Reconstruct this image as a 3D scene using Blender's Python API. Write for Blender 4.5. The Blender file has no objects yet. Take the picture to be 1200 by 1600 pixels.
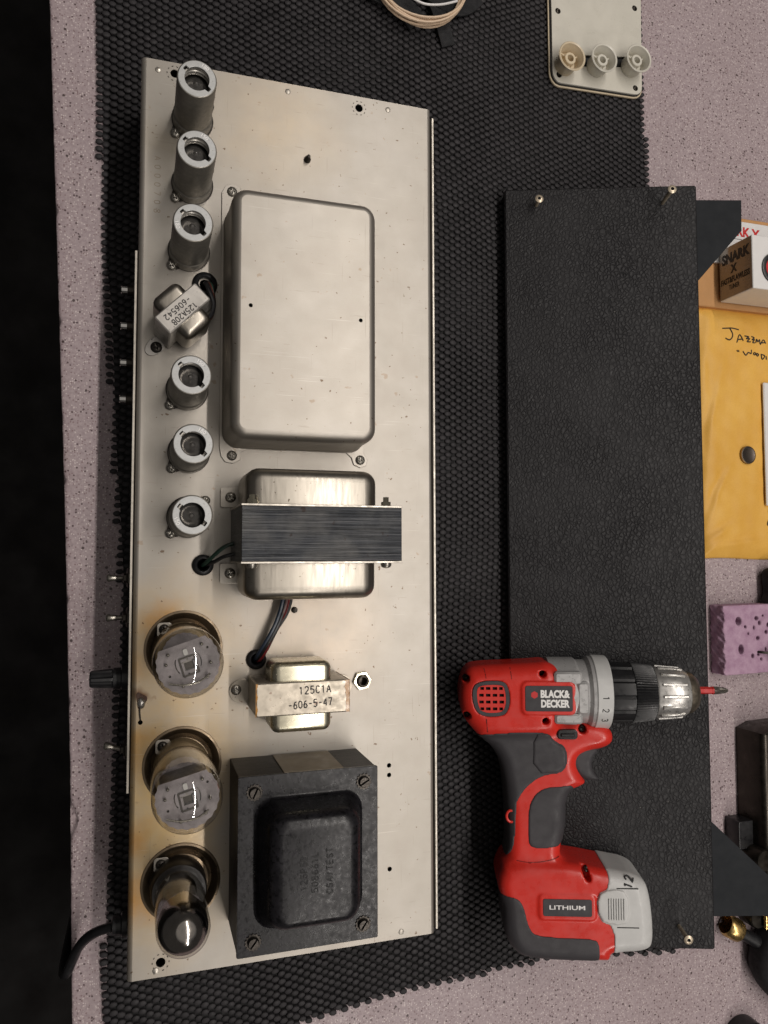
import bpy, bmesh, math, random
import numpy as np
from mathutils import Matrix, Vector

S = 0.001                      # everything below is written in millimetres
SC = bpy.context.scene
COL = SC.collection
rnd = random.Random(7)
npr = np.random.RandomState(11)

# ------------------------------------------------------------------ camera
cam_d = bpy.data.cameras.new("camera")
cam = bpy.data.objects.new("camera", cam_d)
COL.objects.link(cam)
SC.camera = cam
cam_d.sensor_fit = 'HORIZONTAL'
cam_d.sensor_width = 36.0
cam_d.lens = 36.0
cam_d.clip_start = 0.01
cam_d.clip_end = 60.0
t_, p_, r_ = math.radians(17.546), math.radians(3.156), math.radians(-0.098)
Ry = Matrix(((math.cos(t_), 0, -math.sin(t_)), (0, 1, 0), (math.sin(t_), 0, math.cos(t_))))
Rx = Matrix(((1, 0, 0), (0, math.cos(p_), -math.sin(p_)), (0, math.sin(p_), math.cos(p_))))
Rz = Matrix(((math.cos(r_), -math.sin(r_), 0), (math.sin(r_), math.cos(r_), 0), (0, 0, 1)))
cam.matrix_world = Matrix.Translation(Vector((4.238, -30.494, 554.95)) * S) @ (Ry @ Rx @ Rz).to_4x4()
SC.render.resolution_x, SC.render.resolution_y = 768, 1024

# ------------------------------------------------------------------ room light
world = bpy.data.worlds.new("World")
SC.world = world
world.use_nodes = True
bg = world.node_tree.nodes["Background"]
bg.inputs[0].default_value = (1.0, 0.93, 0.88, 1)
bg.inputs[1].default_value = 0.05

def lamp(name, loc, target, sx, sy, power, color, shape='RECTANGLE'):
    d = bpy.data.lights.new(name, 'AREA')
    d.shape = shape
    d.size = sx
    d.size_y = sy
    d.energy = power
    d.color = color
    o = bpy.data.objects.new(name, d)
    COL.objects.link(o)
    o.location = loc
    z = (Vector(loc) - Vector(target)).normalized()
    y = Vector((0, 1, 0)) if abs(z.y) < .9 else Vector((1, 0, 0))
    x = y.cross(z).normalized()
    y = z.cross(x)
    o.matrix_world = Matrix.Translation(loc) @ Matrix((x, y, z)).transposed().to_4x4()
    return o
WARM = (1.0, 0.935, 0.875)
# a row of ceiling tubes running along the bench, and a desk lamp past its near end
lamp("ceiling_tube_light", (0.66, -0.05, 1.95), (0.66, -0.05, 0), 0.06, 1.15, 13.5, WARM)
lamp("ceiling_tube_light", (0.66, 1.20, 1.95), (0.66, 1.20, 0), 0.06, 1.15, 12.0, WARM)
lamp("ceiling_tube_light", (0.66, -1.30, 1.95), (0.66, -1.30, 0), 0.06, 1.15, 9.0, WARM)
lamp("desk_lamp_light", (0.36, -1.20, 1.02), (0.15, 0, 0), 0.10, 0.10, 1.8, WARM, 'DISK')
lamp("ceiling_bounce_light", (0.9, 0.3, 2.6), (0.9, 0.3, 0), 5.0, 5.0, 17.0, WARM, 'DISK')

SC.view_settings.view_transform = 'Standard'
SC.view_settings.look = 'None'
SC.view_settings.exposure = 0.0
SC.view_settings.gamma = 1.0
SC.view_settings.use_curve_mapping = False
SC.cycles.max_bounces = 8
SC.cycles.transparent_max_bounces = 12
SC.cycles.caustics_refractive = False
SC.cycles.caustics_reflective = False

# ------------------------------------------------------------------ materials
MATS = {}
def srgb(r, g, b):
    f = lambda c: (c / 255 / 12.92) if c / 255 <= .04045 else ((c / 255 + .055) / 1.055) ** 2.4
    return (f(r), f(g), f(b))

class NT:
    def __init__(self, name):
        self.m = bpy.data.materials.new(name)
        self.m.use_nodes = True
        self.t = self.m.node_tree
        self.b = self.t.nodes["Principled BSDF"]
        self.tc = self.t.nodes.new("ShaderNodeTexCoord")
        self.co = self.tc.outputs["Object"]
    def n(self, typ, **kw):
        x = self.t.nodes.new(typ)
        for k, v in kw.items():
            setattr(x, k, v)
        return x
    def l(self, a, b):
        self.t.links.new(a, b)
    def set(self, k, v):
        self.b.inputs[k].default_value = v
    def noise(self, scale, detail=3, rough=.55, vec=None, dist=0.0):
        x = self.n("ShaderNodeTexNoise")
        x.inputs["Scale"].default_value = scale
        x.inputs["Detail"].default_value = detail
        x.inputs["Roughness"].default_value = rough
        x.inputs["Distortion"].default_value = dist
        self.l(vec or self.co, x.inputs["Vector"])
        return x.outputs["Fac"]
    def ramp(self, fac, stops):
        x = self.n("ShaderNodeValToRGB")
        e = x.color_ramp.elements
        while len(e) < len(stops):
            e.new(.5)
        for i, (p, c) in enumerate(stops):
            e[i].position = p
            e[i].color = tuple(c) + ((1,) if len(c) == 3 else ())
        self.l(fac, x.inputs[0])
        return x.outputs[0]
    def mix(self, fac, a, b, mode='MIX'):
        x = self.n("ShaderNodeMix", data_type='RGBA', blend_type=mode)
        for k, v in ((0, fac), (6, a), (7, b)):
            if isinstance(v, (int, float)):
                x.inputs[k].default_value = v
            elif isinstance(v, tuple):
                x.inputs[k].default_value = tuple(v[:3]) + (1,)
            else:
                self.l(v, x.inputs[k])
        return x.outputs[2]
    def math(self, op, a, b=0.0):
        x = self.n("ShaderNodeMath", operation=op)
        for k, v in ((0, a), (1, b)):
            if isinstance(v, (int, float)):
                x.inputs[k].default_value = v
            else:
                self.l(v, x.inputs[k])
        return x.outputs[0]
    def mapr(self, v, a, b, c, d):
        x = self.n("ShaderNodeMapRange")
        for k, w in ((1, a), (2, b), (3, c), (4, d)):
            x.inputs[k].default_value = w
        self.l(v, x.inputs[0])
        return x.outputs[0]
    def scaled(self, v3, rot=0):
        x = self.n("ShaderNodeMapping")
        x.inputs["Scale"].default_value = v3
        x.inputs["Rotation"].default_value = (0, 0, rot)
        self.l(self.co, x.inputs["Vector"])
        return x.outputs[0]
    def bump(self, h, strength, dist):
        x = self.n("ShaderNodeBump")
        x.inputs["Strength"].default_value = strength
        x.inputs["Distance"].default_value = dist * S
        self.l(h, x.inputs["Height"])
        if self.b.inputs["Normal"].links:
            self.l(self.b.inputs["Normal"].links[0].from_socket, x.inputs["Normal"])
        self.l(x.outputs[0], self.b.inputs["Normal"])
    def col(self, c):
        if isinstance(c, tuple):
            self.set("Base Color", tuple(c[:3]) + (1,))
        else:
            self.l(c, self.b.inputs["Base Color"])

def simple(name, col, rough=.5, metal=0.0, var=.12, vs=120., bump=0.0, bs=600., rvar=.12, speck=None, coat=0.0, spec=.5, stretch=None):
    """one plain surface: base colour with a slow drift, uneven gloss, optional fine relief and dirt specks"""
    if name in MATS:
        return MATS[name]
    k = NT(name)
    vec = k.scaled(stretch) if stretch else None
    n = k.noise(vs, 4, .6, vec)
    lo = tuple(c * (1 - var) for c in col)
    hi = tuple(min(1, c * (1 + var)) for c in col)
    c = k.ramp(n, [(.3, lo), (.7, hi)])
    if speck:
        sc, th, scol = speck
        s = k.noise(sc, 2, .5)
        c = k.mix(k.mapr(s, th, th + .04, 0, 1), c, scol)
    k.col(c)
    k.l(k.mapr(k.noise(vs * 2.3, 3, .6, vec), .3, .7, max(.03, rough - rvar), min(1, rough + rvar)), k.b.inputs["Roughness"])
    k.set("Metallic", metal)
    k.set("Coat Weight", coat)
    k.set("Specular IOR Level", spec)
    if bump:
        k.bump(k.noise(bs, 3, .6, vec), 1.0, bump)
    MATS[name] = k.m
    return k.m

def m_laminate():
    k = NT("bench_laminate")
    c = k.ramp(k.noise(420, 4, .65), [(.30, srgb(146, 130, 134)), (.70, srgb(176, 161, 163))])
    def dots(scale, amount, size, colr, off):
        nonlocal c
        mp = k.n("ShaderNodeMapping")
        mp.inputs["Location"].default_value = (off, off * 2, 0)
        k.l(k.co, mp.inputs["Vector"])
        v = k.n("ShaderNodeTexVoronoi")
        v.inputs["Scale"].default_value = scale
        k.l(mp.outputs[0], v.inputs["Vector"])
        sp = k.n("ShaderNodeSeparateColor")
        k.l(v.outputs["Color"], sp.inputs[0])
        pick = k.mapr(sp.outputs[0], 1 - amount, 1 - amount + .02, 0, 1)
        dot = k.mapr(v.outputs["Distance"], size, size + .12, 1, 0)
        c = k.mix(k.math('MULTIPLY', pick, dot), c, colr)
    dots(640, .30, .30, srgb(132, 112, 114), 0.0)
    dots(760, .30, .30, srgb(204, 192, 190), .31)
    dots(560, .12, .34, srgb(84, 68, 70), .17)
    dots(330, .05, .26, srgb(70, 56, 56), .43)
    c = k.mix(k.mapr(k.noise(9, 4, .6), .45, .8, 0, .18), c, srgb(120, 100, 96))
    k.col(c)
    k.l(k.mapr(k.noise(40, 4, .6), .3, .7, .38, .6), k.b.inputs["Roughness"])
    k.bump(k.noise(900, 3, .6), .5, .04)
    return k.m

def m_chassis(stained=True):
    k = NT("chassis_metal" if stained else "can_metal")
    a = k.noise(38, 5, .6)
    c = k.ramp(a, [(.25, srgb(158, 152, 144)), (.5, srgb(163, 158, 150)), (.75, srgb(169, 164, 157))])
    fine = k.noise(2600, 2, .5)
    c = k.mix(k.mapr(fine, .35, .7, 0, .16), c, srgb(150, 138, 122))
    if stained:                                   # scorched lacquer round the hot tubes, handled smudges at the far end
        sep = k.n("ShaderNodeSeparateXYZ")
        k.l(k.co, sep.inputs[0])
        wob = k.n("ShaderNodeVectorMath", operation='SCALE')
        nz = k.n("ShaderNodeTexNoise")
        nz.inputs["Scale"].default_value = 22
        nz.inputs["Detail"].default_value = 4
        k.l(k.co, nz.inputs["Vector"])
        off = k.n("ShaderNodeVectorMath", operation='SUBTRACT')
        off.inputs[1].default_value = (.5, .5, .5)
        k.l(nz.outputs["Color"], off.inputs[0])
        k.l(off.outputs[0], wob.inputs[0])
        wob.inputs["Scale"].default_value = .045
        add = k.n("ShaderNodeVectorMath", operation='ADD')
        k.l(k.co, add.inputs[0])
        k.l(wob.outputs[0], add.inputs[1])
        def blob(x, y, r0, r1, amt, colr):
            nonlocal c
            d = k.n("ShaderNodeVectorMath", operation='DISTANCE')
            fl = k.n("ShaderNodeVectorMath", operation='MULTIPLY')
            fl.inputs[1].default_value = (1, 1, 0)
            k.l(add.outputs[0], fl.inputs[0])
            k.l(fl.outputs[0], d.inputs[0])
            d.inputs[1].default_value = ((x - 96) * S, y * S, 0)
            f = k.mapr(d.outputs["Value"], r0 * S, r1 * S, amt, 0)
            f = k.math('MULTIPLY', f, mott)
            c = k.mix(f, c, colr)
        mott = k.mapr(k.noise(70, 5, .7), .3, .65, .6, 1.15)
        tan = srgb(186, 158, 110)
        blob(22, -84, 14, 52, .55, tan)
        blob(22, -66, 3, 18, .75, srgb(178, 130, 60))
        blob(18, -150, 14, 66, .62, tan)
        blob(12, -182, 10, 50, .55, srgb(203, 172, 110))
        blob(14, -225, 10, 58, .62, tan)
        blob(4, -236, 2, 20, .75, srgb(176, 126, 56))
        blob(2, -196, 1, 15, .7, srgb(168, 118, 54))
        blob(3, -150, 1, 14, .6, srgb(170, 124, 60))
        blob(4, -98, 1, 13, .6, srgb(172, 128, 64))
        blob(5.2, -117, 2.5, 6.5, .9, srgb(92, 54, 26))
        blob(16, 226, 6, 22, .35, srgb(150, 136, 112))
        blob(80, 250, 10, 60, .22, srgb(206, 180, 140))
        blob(110, -80, 10, 60, .25, srgb(214, 190, 164))
    for v3, r, cc in (((26, 1500, 60), .12, srgb(206, 201, 194)), ((1400, 30, 60), -.2, srgb(122, 114, 104)), ((60, 900, 60), .9, srgb(126, 118, 108))):
        sc_ = k.noise(1.0, 2, .45, k.scaled(v3, r))
        c = k.mix(k.mapr(sc_, .70, .76, 0, .35), c, cc)
    sp = k.noise(330, 2, .5)
    c = k.mix(k.mapr(sp, .725, .745, 0, .8), c, srgb(92, 70, 50))
    sm = k.noise(150, 3, .5)
    c = k.mix(k.mapr(sm, .70, .74, 0, .45), c, srgb(136, 112, 88))
    k.col(c)
    k.set("Metallic", .72 if stained else .85)
    k.l(k.mapr(k.noise(60, 4, .65), .3, .7, .43, .46), k.b.inputs["Roughness"])
    st = k.scaled((14, 900, 900))
    k.bump(k.noise(1.0, 2, .5, st), .25, .02)
    k.bump(k.noise(1500, 2, .6), .35, .02)
    return k.m

def m_lam():
    k = NT("transformer_laminations")
    st = k.scaled((12, 2600, 30))
    n = k.noise(1.0, 3, .6, st)
    c = k.ramp(n, [(.34, srgb(20, 22, 25)), (.52, srgb(46, 49, 54)), (.70, srgb(92, 93, 95))])
    w = k.noise(28, 4, .6)
    c = k.mix(k.mapr(w, .48, .66, 0, .35), c, srgb(112, 110, 106))
    c = k.mix(k.mapr(k.noise(130, 3, .5), .68, .72, 0, .8), c, srgb(44, 30, 24))
    k.col(c)
    k.set("Metallic", .55)
    k.set("Roughness", .42)
    k.bump(n, 1.0, .35)
    return k.m

def m_tolex():
    k = NT("black_leathercloth")
    wv = k.n("ShaderNodeVectorMath", operation='ADD')
    nz = k.n("ShaderNodeTexNoise")
    nz.inputs["Scale"].default_value = 150
    nz.inputs["Detail"].default_value = 2
    k.l(k.co, nz.inputs["Vector"])
    s_ = k.n("ShaderNodeVectorMath", operation='SCALE')
    s_.inputs["Scale"].default_value = .0044
    k.l(nz.outputs["Color"], s_.inputs[0])
    k.l(k.co, wv.inputs[0])
    k.l(s_.outputs[0], wv.inputs[1])
    mp = k.n("ShaderNodeMapping")
    mp.inputs["Scale"].default_value = (1.0, .82, .35)
    k.l(wv.outputs[0], mp.inputs["Vector"])
    v = k.n("ShaderNodeTexVoronoi", feature='DISTANCE_TO_EDGE')
    v.inputs["Scale"].default_value = 365
    k.l(mp.outputs[0], v.inputs["Vector"])
    v2 = k.n("ShaderNodeTexVoronoi", feature='F1')
    v2.inputs["Scale"].default_value = 365
    k.l(mp.outputs[0], v2.inputs["Vector"])
    h = k.mapr(v.outputs["Distance"], 0.0, .22, 0, 1)
    big = k.mapr(k.noise(16, 3, .5), .35, .65, .45, 1)
    hh = k.math('MULTIPLY', h, big)
    tc_ = (k.ramp(k.noise(50, 3, .6), [(.3, srgb(24, 23, 25)), (.7, srgb(31, 30, 32))]))
    k.col(k.mix(k.mapr(k.noise(240, 2, .5), .775, .79, 0, .7), tc_, srgb(140, 136, 130)))
    k.l(k.mapr(v2.outputs["Distance"], .1, .7, .46, .62), k.b.inputs["Roughness"])
    k.set("Specular IOR Level", .34)
    k.bump(hh, .85, .42)
    k.bump(k.noise(1800, 2, .5), .4, .05)
    return k.m

def m_glass(name, tint=(1, 1, 1), rough=.0):
    """thin blown glass: clear with a fresnel sheen that grows towards the rim"""
    k = NT(name)
    tr = k.n("ShaderNodeBsdfTransparent")
    tr.inputs[0].default_value = tuple(tint) + (1,)
    gl = k.n("ShaderNodeBsdfGlossy")
    gl.inputs["Roughness"].default_value = .06
    lw = k.n("ShaderNodeLayerWeight")
    fr = k.math('ADD', k.math('MULTIPLY', k.math('POWER', lw.outputs["Facing"], 4.5), .8), .10)
    mx = k.n("ShaderNodeMixShader")
    k.l(fr, mx.inputs[0])
    k.l(tr.outputs[0], mx.inputs[1])
    k.l(gl.outputs[0], mx.inputs[2])
    out = [x for x in k.t.nodes if x.type == 'OUTPUT_MATERIAL'][0]
    k.l(mx.outputs[0], out.inputs[0])
    return k.m

def m_envelope():
    k = NT("kraft_envelope_paper")
    c = k.ramp(k.noise(24, 4, .6), [(.3, srgb(218, 164, 66)), (.7, srgb(234, 184, 88))])
    c = k.mix(k.mapr(k.noise(900, 2, .5), .4, .7, 0, .12), c, srgb(170, 118, 48))
    k.col(c)
    k.set("Roughness", .55)
    k.bump(k.noise(30, 3, .5), .5, 1.2)
    k.bump(k.noise(700, 2, .5), .4, .05)
    return k.m

def m_foam():
    k = NT("purple_foam")
    c = k.ramp(k.noise(160, 4, .6), [(.3, srgb(156, 122, 146)), (.7, srgb(180, 150, 170))])
    k.col(c)
    k.set("Roughness", .9)
    k.bump(k.noise(700, 3, .6), .8, .3)
    return k.m

MAT_BENCH = m_laminate()
MAT_CHASSIS = m_chassis()
MAT_CAN = m_chassis(False)
MAT_LAM = m_lam()
MAT_TOLEX = m_tolex()
MAT_GLASS = m_glass("clear_tube_glass", (.90, .89, .87))
MAT_ENV = m_envelope()
MAT_FOAM = m_foam()
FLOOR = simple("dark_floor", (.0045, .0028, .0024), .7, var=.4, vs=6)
RUBBERMAT = simple("black_grip_rubber", srgb(47, 45, 47), .66, var=.22, vs=60, bump=.05, bs=1500, spec=.35, speck=(210, .79, srgb(150, 146, 140)))
MATBACK = simple("mat_backing", srgb(18, 18, 19), .8)
ZINC = simple("zinc_shield", srgb(138, 134, 126), .46, .7, var=.12, vs=300, bump=.02, bs=1800)
ZINCTOP = simple("zinc_shield_top", srgb(174, 175, 174), .42, .5, var=.08, vs=500, speck=(900, .70, srgb(120, 118, 114)))
STEELBELL = simple("brushed_steel_bell", srgb(158, 152, 142), .34, 1.0, var=.10, vs=1.0, stretch=(260, 30, 30), speck=(500, .70, srgb(90, 82, 72)), rvar=.06)
NICKEL = simple("bright_plated_steel", srgb(206, 200, 178), .27, .95, var=.08, vs=50, speck=(420, .74, srgb(120, 100, 70)), rvar=.05)
STRAP = simple("plated_core_strap", srgb(160, 152, 139), .38, .7, var=.14, vs=90, speck=(300, .69, srgb(120, 104, 92)))
STRAPDARK = simple("dull_plated_strap", srgb(174, 170, 164), .42, .6, var=.14, vs=120, speck=(420, .67, srgb(84, 78, 76)))
EDGE = simple("bare_steel_edge", srgb(182, 176, 166), .42, .85)
SCREWM = simple("screw_steel", srgb(150, 146, 138), .32, .9, var=.2, vs=500)
SCREWD = simple("dark_screw", srgb(62, 58, 54), .38, .8, var=.3, vs=500)
PTBLACK = simple("worn_black_enamel", srgb(27, 26, 29), .30, 0.0, var=.5, vs=160, bump=.06, bs=420, speck=(560, .57, srgb(12, 12, 14)), rvar=.1, coat=.0, spec=.27)
PTCORE = simple("dark_core_edges", srgb(30, 27, 25), .5, 0.0, spec=.3, var=.5, vs=1.0, stretch=(40, 60, 2400), bump=.2, bs=1.0)
PAPERTAPE = simple("paper_wrap", srgb(156, 143, 124), .55, var=.15, vs=60)
SOCKET = simple("socket_metal", srgb(112, 98, 80), .36, .8, var=.25, vs=80)
RUBBER = simple("black_rubber", srgb(20, 20, 22), .42, var=.2)
BLACKP = simple("black_plastic", srgb(24, 24, 26), .38, var=.15, bump=.03, bs=900)
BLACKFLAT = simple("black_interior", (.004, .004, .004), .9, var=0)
CHROME = simple("chrome", srgb(214, 212, 208), .12, 1.0, var=.05)
MICA = simple("mica_sheet", srgb(142, 136, 139), .30, var=.30, vs=110, coat=.5)
ANODE = simple("grey_anode", srgb(128, 124, 120), .42, .6, var=.2, vs=200)
TBASE = simple("tan_tube_base", srgb(160, 142, 112), .36, .35, var=.12, vs=60)
DBASE = simple("black_tube_base", srgb(26, 22, 20), .4)
GETTER = simple("silvered_getter", srgb(172, 167, 162), .16, 1.0, var=.25, vs=90, rvar=.05)
INK = simple("black_ink", srgb(38, 36, 36), .6, var=.2, vs=900)
FADEDINK = simple("faded_ink", srgb(62, 60, 62), .6, var=.25, vs=900)
PTINK = simple("stamped_ink", srgb(9, 9, 11), .6)
EMBOSS = simple("stamped_digits", srgb(140, 128, 112), .5, .4)
RED = simple("red_plastic", srgb(204, 46, 36), .33, var=.06, vs=50, bump=.03, bs=1600)
GRIP = simple("charcoal_overmould", srgb(54, 52, 55), .62, var=.08, vs=60, bump=.06, bs=1900)
SILVERP = simple("silver_plastic", srgb(178, 177, 176), .34, .35, var=.06)
LIGHTP = simple("light_grey_plastic", srgb(192, 192, 190), .42, var=.05)
CHUCKM = simple("chuck_metal", srgb(182, 180, 176), .34, .7, var=.15, vs=160, speck=(380, .68, srgb(90, 78, 66)))
NOSEM = simple("worn_chuck_nose", srgb(112, 104, 92), .4, .8, var=.3, vs=200)
WHITEINK = simple("white_print", srgb(232, 230, 228), .5, var=.02)
REDINK = simple("red_print", srgb(196, 40, 40), .5, var=.05)
CREAM = simple("cream_plastic", srgb(204, 200, 188), .34, var=.05, vs=50)
CREAMY = simple("yellowed_plastic", srgb(208, 192, 164), .34, var=.06, vs=70)
CREAMW = simple("pale_plastic", srgb(206, 202, 190), .34, var=.05, vs=70)
CLEAT = simple("smooth_black_vinyl", srgb(27, 30, 34), .68, var=.05, vs=60, bump=.03, bs=900, spec=.25, rvar=.04)
CARD = simple("tan_cardboard", srgb(190, 142, 92), .75, var=.06, vs=90, bump=.04, bs=500)
WHITECARD = simple("white_card", srgb(224, 222, 220), .4, var=.02)
FOIL = simple("silver_foil_card", srgb(150, 145, 138), .24, .45, var=.1, vs=30)
COIN = simple("dark_coin", srgb(86, 78, 72), .4, .8, var=.2, vs=900)
COINRIM = simple("coin_rim", srgb(150, 124, 84), .4, .8)
BRASS = simple("brass", srgb(190, 160, 104), .28, .95, var=.15, vs=200)
DARKSTEEL = simple("dark_steel", srgb(66, 62, 57), .36, .9, var=.2, vs=80)
PINKP = simple("pale_pink_rubber", srgb(196, 160, 146), .6, var=.06)
WIREC = simple("cream_wire", srgb(214, 188, 160), .5, var=.08, vs=300)
CLOTH = simple("black_cloth", srgb(27, 27, 29), .85, var=.2, bump=.2, bs=1300)
WGREEN = simple("green_wire", srgb(24, 48, 38), .4)
WRED = simple("red_wire", srgb(112, 34, 34), .42)
WBLUE = simple("blue_wire", srgb(34, 46, 62), .42)
WBROWN = simple("brown_wire", srgb(74, 30, 22), .42)
SOLDER = simple("solder", srgb(206, 202, 196), .25, .9)
FLUX = simple("burnt_flux", srgb(72, 40, 18), .3)
TIPGLASS = simple("smoked_tube_glass", srgb(136, 133, 130), .14, .6, var=.3, vs=200, coat=.6)
BRIGHTSCREW = simple("yellowed_screw_steel", srgb(196, 182, 160), .34, .55, var=.15, vs=400)
SEAM = simple("dark_red_seam", srgb(112, 22, 20), .5)
SPRING = simple("spring_wire", srgb(190, 186, 178), .35, .6)
AMBER = simple("amber_varnish", srgb(168, 116, 34), .25, coat=.4)

# ------------------------------------------------------------------ object helpers
ORG = {}
def register(o, parent, origin=None):
    COL.objects.link(o)
    if parent is not None:
        o.parent = parent
        ORG[o] = ORG[parent]
    else:
        ORG[o] = np.array(origin if origin is not None else (0, 0, 0), float)
        o.location = ORG[o] * S
    return o

def thing(name, label, cat, origin=(0, 0, 0), group=None):
    o = bpy.data.objects.new(name, None)
    o.empty_display_size = .01
    register(o, None, origin)
    tag(o, label, cat, group)
    return o

def tag(o, label, cat, group=None):
    o["label"] = label
    o["category"] = cat
    if group:
        o["group"] = group
    return o

FRAME = None          # optional local frame: function of an (n,3) array
def put(name, V, Fc, mat, parent=None, origin=None, smooth=40, fix=True):
    V = np.asarray(V, float)
    if FRAME is not None:
        V = FRAME(V)
    org = ORG[parent] if parent is not None else np.array(origin if origin is not None else (0, 0, 0), float)
    me = bpy.data.meshes.new(name)
    me.from_pydata(((V - org) * S).tolist(), [], [list(map(int, f)) for f in Fc])
    if fix:
        bm = bmesh.new()
        bm.from_mesh(me)
        bmesh.ops.recalc_face_normals(bm, faces=bm.faces)
        bm.to_mesh(me)
        bm.free()
    finish(me, mat, smooth)
    o = bpy.data.objects.new(name, me)
    return register(o, parent, org)

def finish(me, mat, smooth):
    me.materials.append(mat)
    if smooth:
        me.shade_smooth()
        if smooth < 180:
            me.set_sharp_from_angle(angle=math.radians(smooth))
    me.update()

def again(o, parent, offset):
    """another one of the same piece: shares its mesh"""
    c = o.copy()
    COL.objects.link(c)
    c.parent = parent
    ORG[c] = ORG[parent]
    c.location = Vector(o.location) + Vector(offset) * S
    return c

def merge(*parts):
    V, Fc, n = [], [], 0
    for v, f in parts:
        v = np.asarray(v, float)
        V.append(v)
        Fc += [[i + n for i in q] for q in f]
        n += len(v)
    return np.concatenate(V), Fc

def lathe(prof, n=32, c=(0, 0, 0), axis='z', cap0=False, cap1=False):
    prof = [(max(r, 0), z) for r, z in prof]
    V, Fc = [], []
    a = np.arange(n) / n * 2 * math.pi
    for r, z in prof:
        V.append(np.stack([r * np.cos(a), r * np.sin(a), np.full(n, z)], -1))
    m = len(prof)
    for i in range(m - 1):
        for j in range(n):
            k = (j + 1) % n
            Fc.append([i * n + j, i * n + k, (i + 1) * n + k, (i + 1) * n + j])
    if cap0:
        Fc.append(list(range(n))[::-1])
    if cap1:
        Fc.append([(m - 1) * n + j for j in range(n)])
    V = np.concatenate(V)
    if axis == 'x':
        V = V[:, [2, 0, 1]]
    elif axis == 'y':
        V = V[:, [1, 2, 0]]
    return V + np.array(c, float), Fc

def rrect(w, h, r, n=5, cx=0, cy=0):
    P = []
    r = min(r, w - 1e-3, h - 1e-3)
    for sx, sy, a0 in ((1, 1, 0), (-1, 1, 90), (-1, -1, 180), (1, -1, 270)):
        for i in range(n + 1):
            a = math.radians(a0 + 90 * i / n)
            P.append((cx + sx * (w - r) + r * math.cos(a), cy + sy * (h - r) + r * math.sin(a)))
    return P

def loft(rings, axis='z', cap0=True, cap1=True):
    """rings: list of (list of (u,v), t) stacked along an axis"""
    n = len(rings[0][0])
    V = np.array([(u, v, t) for P, t in rings for u, v in P], float)
    Fc = []
    for i in range(len(rings) - 1):
        for j in range(n):
            k = (j + 1) % n
            Fc.append([i * n + j, i * n + k, (i + 1) * n + k, (i + 1) * n + j])
    if cap0:
        Fc.append(list(range(n))[::-1])
    if cap1:
        Fc.append([(len(rings) - 1) * n + j for j in range(n)])
    if axis == 'y':
        V = V[:, [0, 2, 1]]
    elif axis == 'x':
        V = V[:, [2, 0, 1]]
    return V, Fc

def box(x0, x1, y0, y1, z0, z1, b=.3):
    cx, cy, w, h = (x0 + x1) / 2, (y0 + y1) / 2, (x1 - x0) / 2, (y1 - y0) / 2
    b = min(b, w * .45, h * .45, (z1 - z0) * .45)
    def R(i):
        w_, h_ = w - i, h - i
        c = b * .999 if i == 0 else b * .5
        P = []
        for sx, sy in ((1, 1), (-1, 1), (-1, -1), (1, -1)):
            p = (cx + sx * w_, cy + sy * (h_ - c))
            q = (cx + sx * (w_ - c), cy + sy * h_)
            P += [p, q] if sx * sy > 0 else [q, p]
        return P
    return loft([(R(b), z0), (R(0), z0 + b), (R(0), z1 - b), (R(b), z1)])

def spline(P, k=6, closed=False):
    P = np.asarray(P, float)
    out = []
    n = len(P)
    rng = range(n if closed else n - 1)
    for i in rng:
        if closed:
            a, b, c, d = P[(i - 1) % n], P[i], P[(i + 1) % n], P[(i + 2) % n]
        else:
            a, b, c, d = P[max(i - 1, 0)], P[i], P[i + 1], P[min(i + 2, n - 1)]
        for t in np.arange(k) / k:
            out.append(.5 * ((2 * b) + (c - a) * t + (2 * a - 5 * b + 4 * c - d) * t * t + (3 * b - a - 3 * c + d) * t ** 3))
    if not closed:
        out.append(P[-1])
    return np.array(out)

def chaikin(P, it=2):
    P = np.asarray(P, float)
    for _ in range(it):
        Q = np.roll(P, -1, 0)
        P = np.stack([.75 * P + .25 * Q, .25 * P + .75 * Q], 1).reshape(-1, P.shape[1])
    return P

def tube(P, r, n=8, smooth=True, k=6):
    P = spline(P, k) if smooth else np.asarray(P, float)
    m = len(P)
    rr = np.interp(np.linspace(0, 1, m), np.linspace(0, 1, len(r)), r) if hasattr(r, '__len__') else np.full(m, r)
    T = np.gradient(P, axis=0)
    T /= np.linalg.norm(T, axis=1)[:, None] + 1e-12
    u = np.cross(T[0], (0, 0, 1.))
    if np.linalg.norm(u) < .1:
        u = np.cross(T[0], (1., 0, 0))
    V, Fc = [], []
    for i in range(m):
        u = u - T[i] * (u @ T[i])
        u /= np.linalg.norm(u)
        w = np.cross(T[i], u)
        for j in range(n):
            a = 2 * math.pi * j / n
            V.append(P[i] + rr[i] * (math.cos(a) * u + math.sin(a) * w))
    for i in range(m - 1):
        for j in range(n):
            q = (j + 1) % n
            Fc.append([i * n + j, i * n + q, (i + 1) * n + q, (i + 1) * n + j])
    Fc += [list(range(n))[::-1], [(m - 1) * n + j for j in range(n)]]
    return np.array(V), Fc

def curve_mesh(cu):
    ob = bpy.data.objects.new("tmp", cu)
    COL.objects.link(ob)
    me = bpy.data.meshes.new_from_object(ob)
    bpy.data.objects.remove(ob)
    V = np.array([v.co[:] for v in me.vertices]).reshape(-1, 3)
    Fc = [list(p.vertices) for p in me.polygons]
    bpy.data.meshes.remove(me)
    return V, Fc

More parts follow.
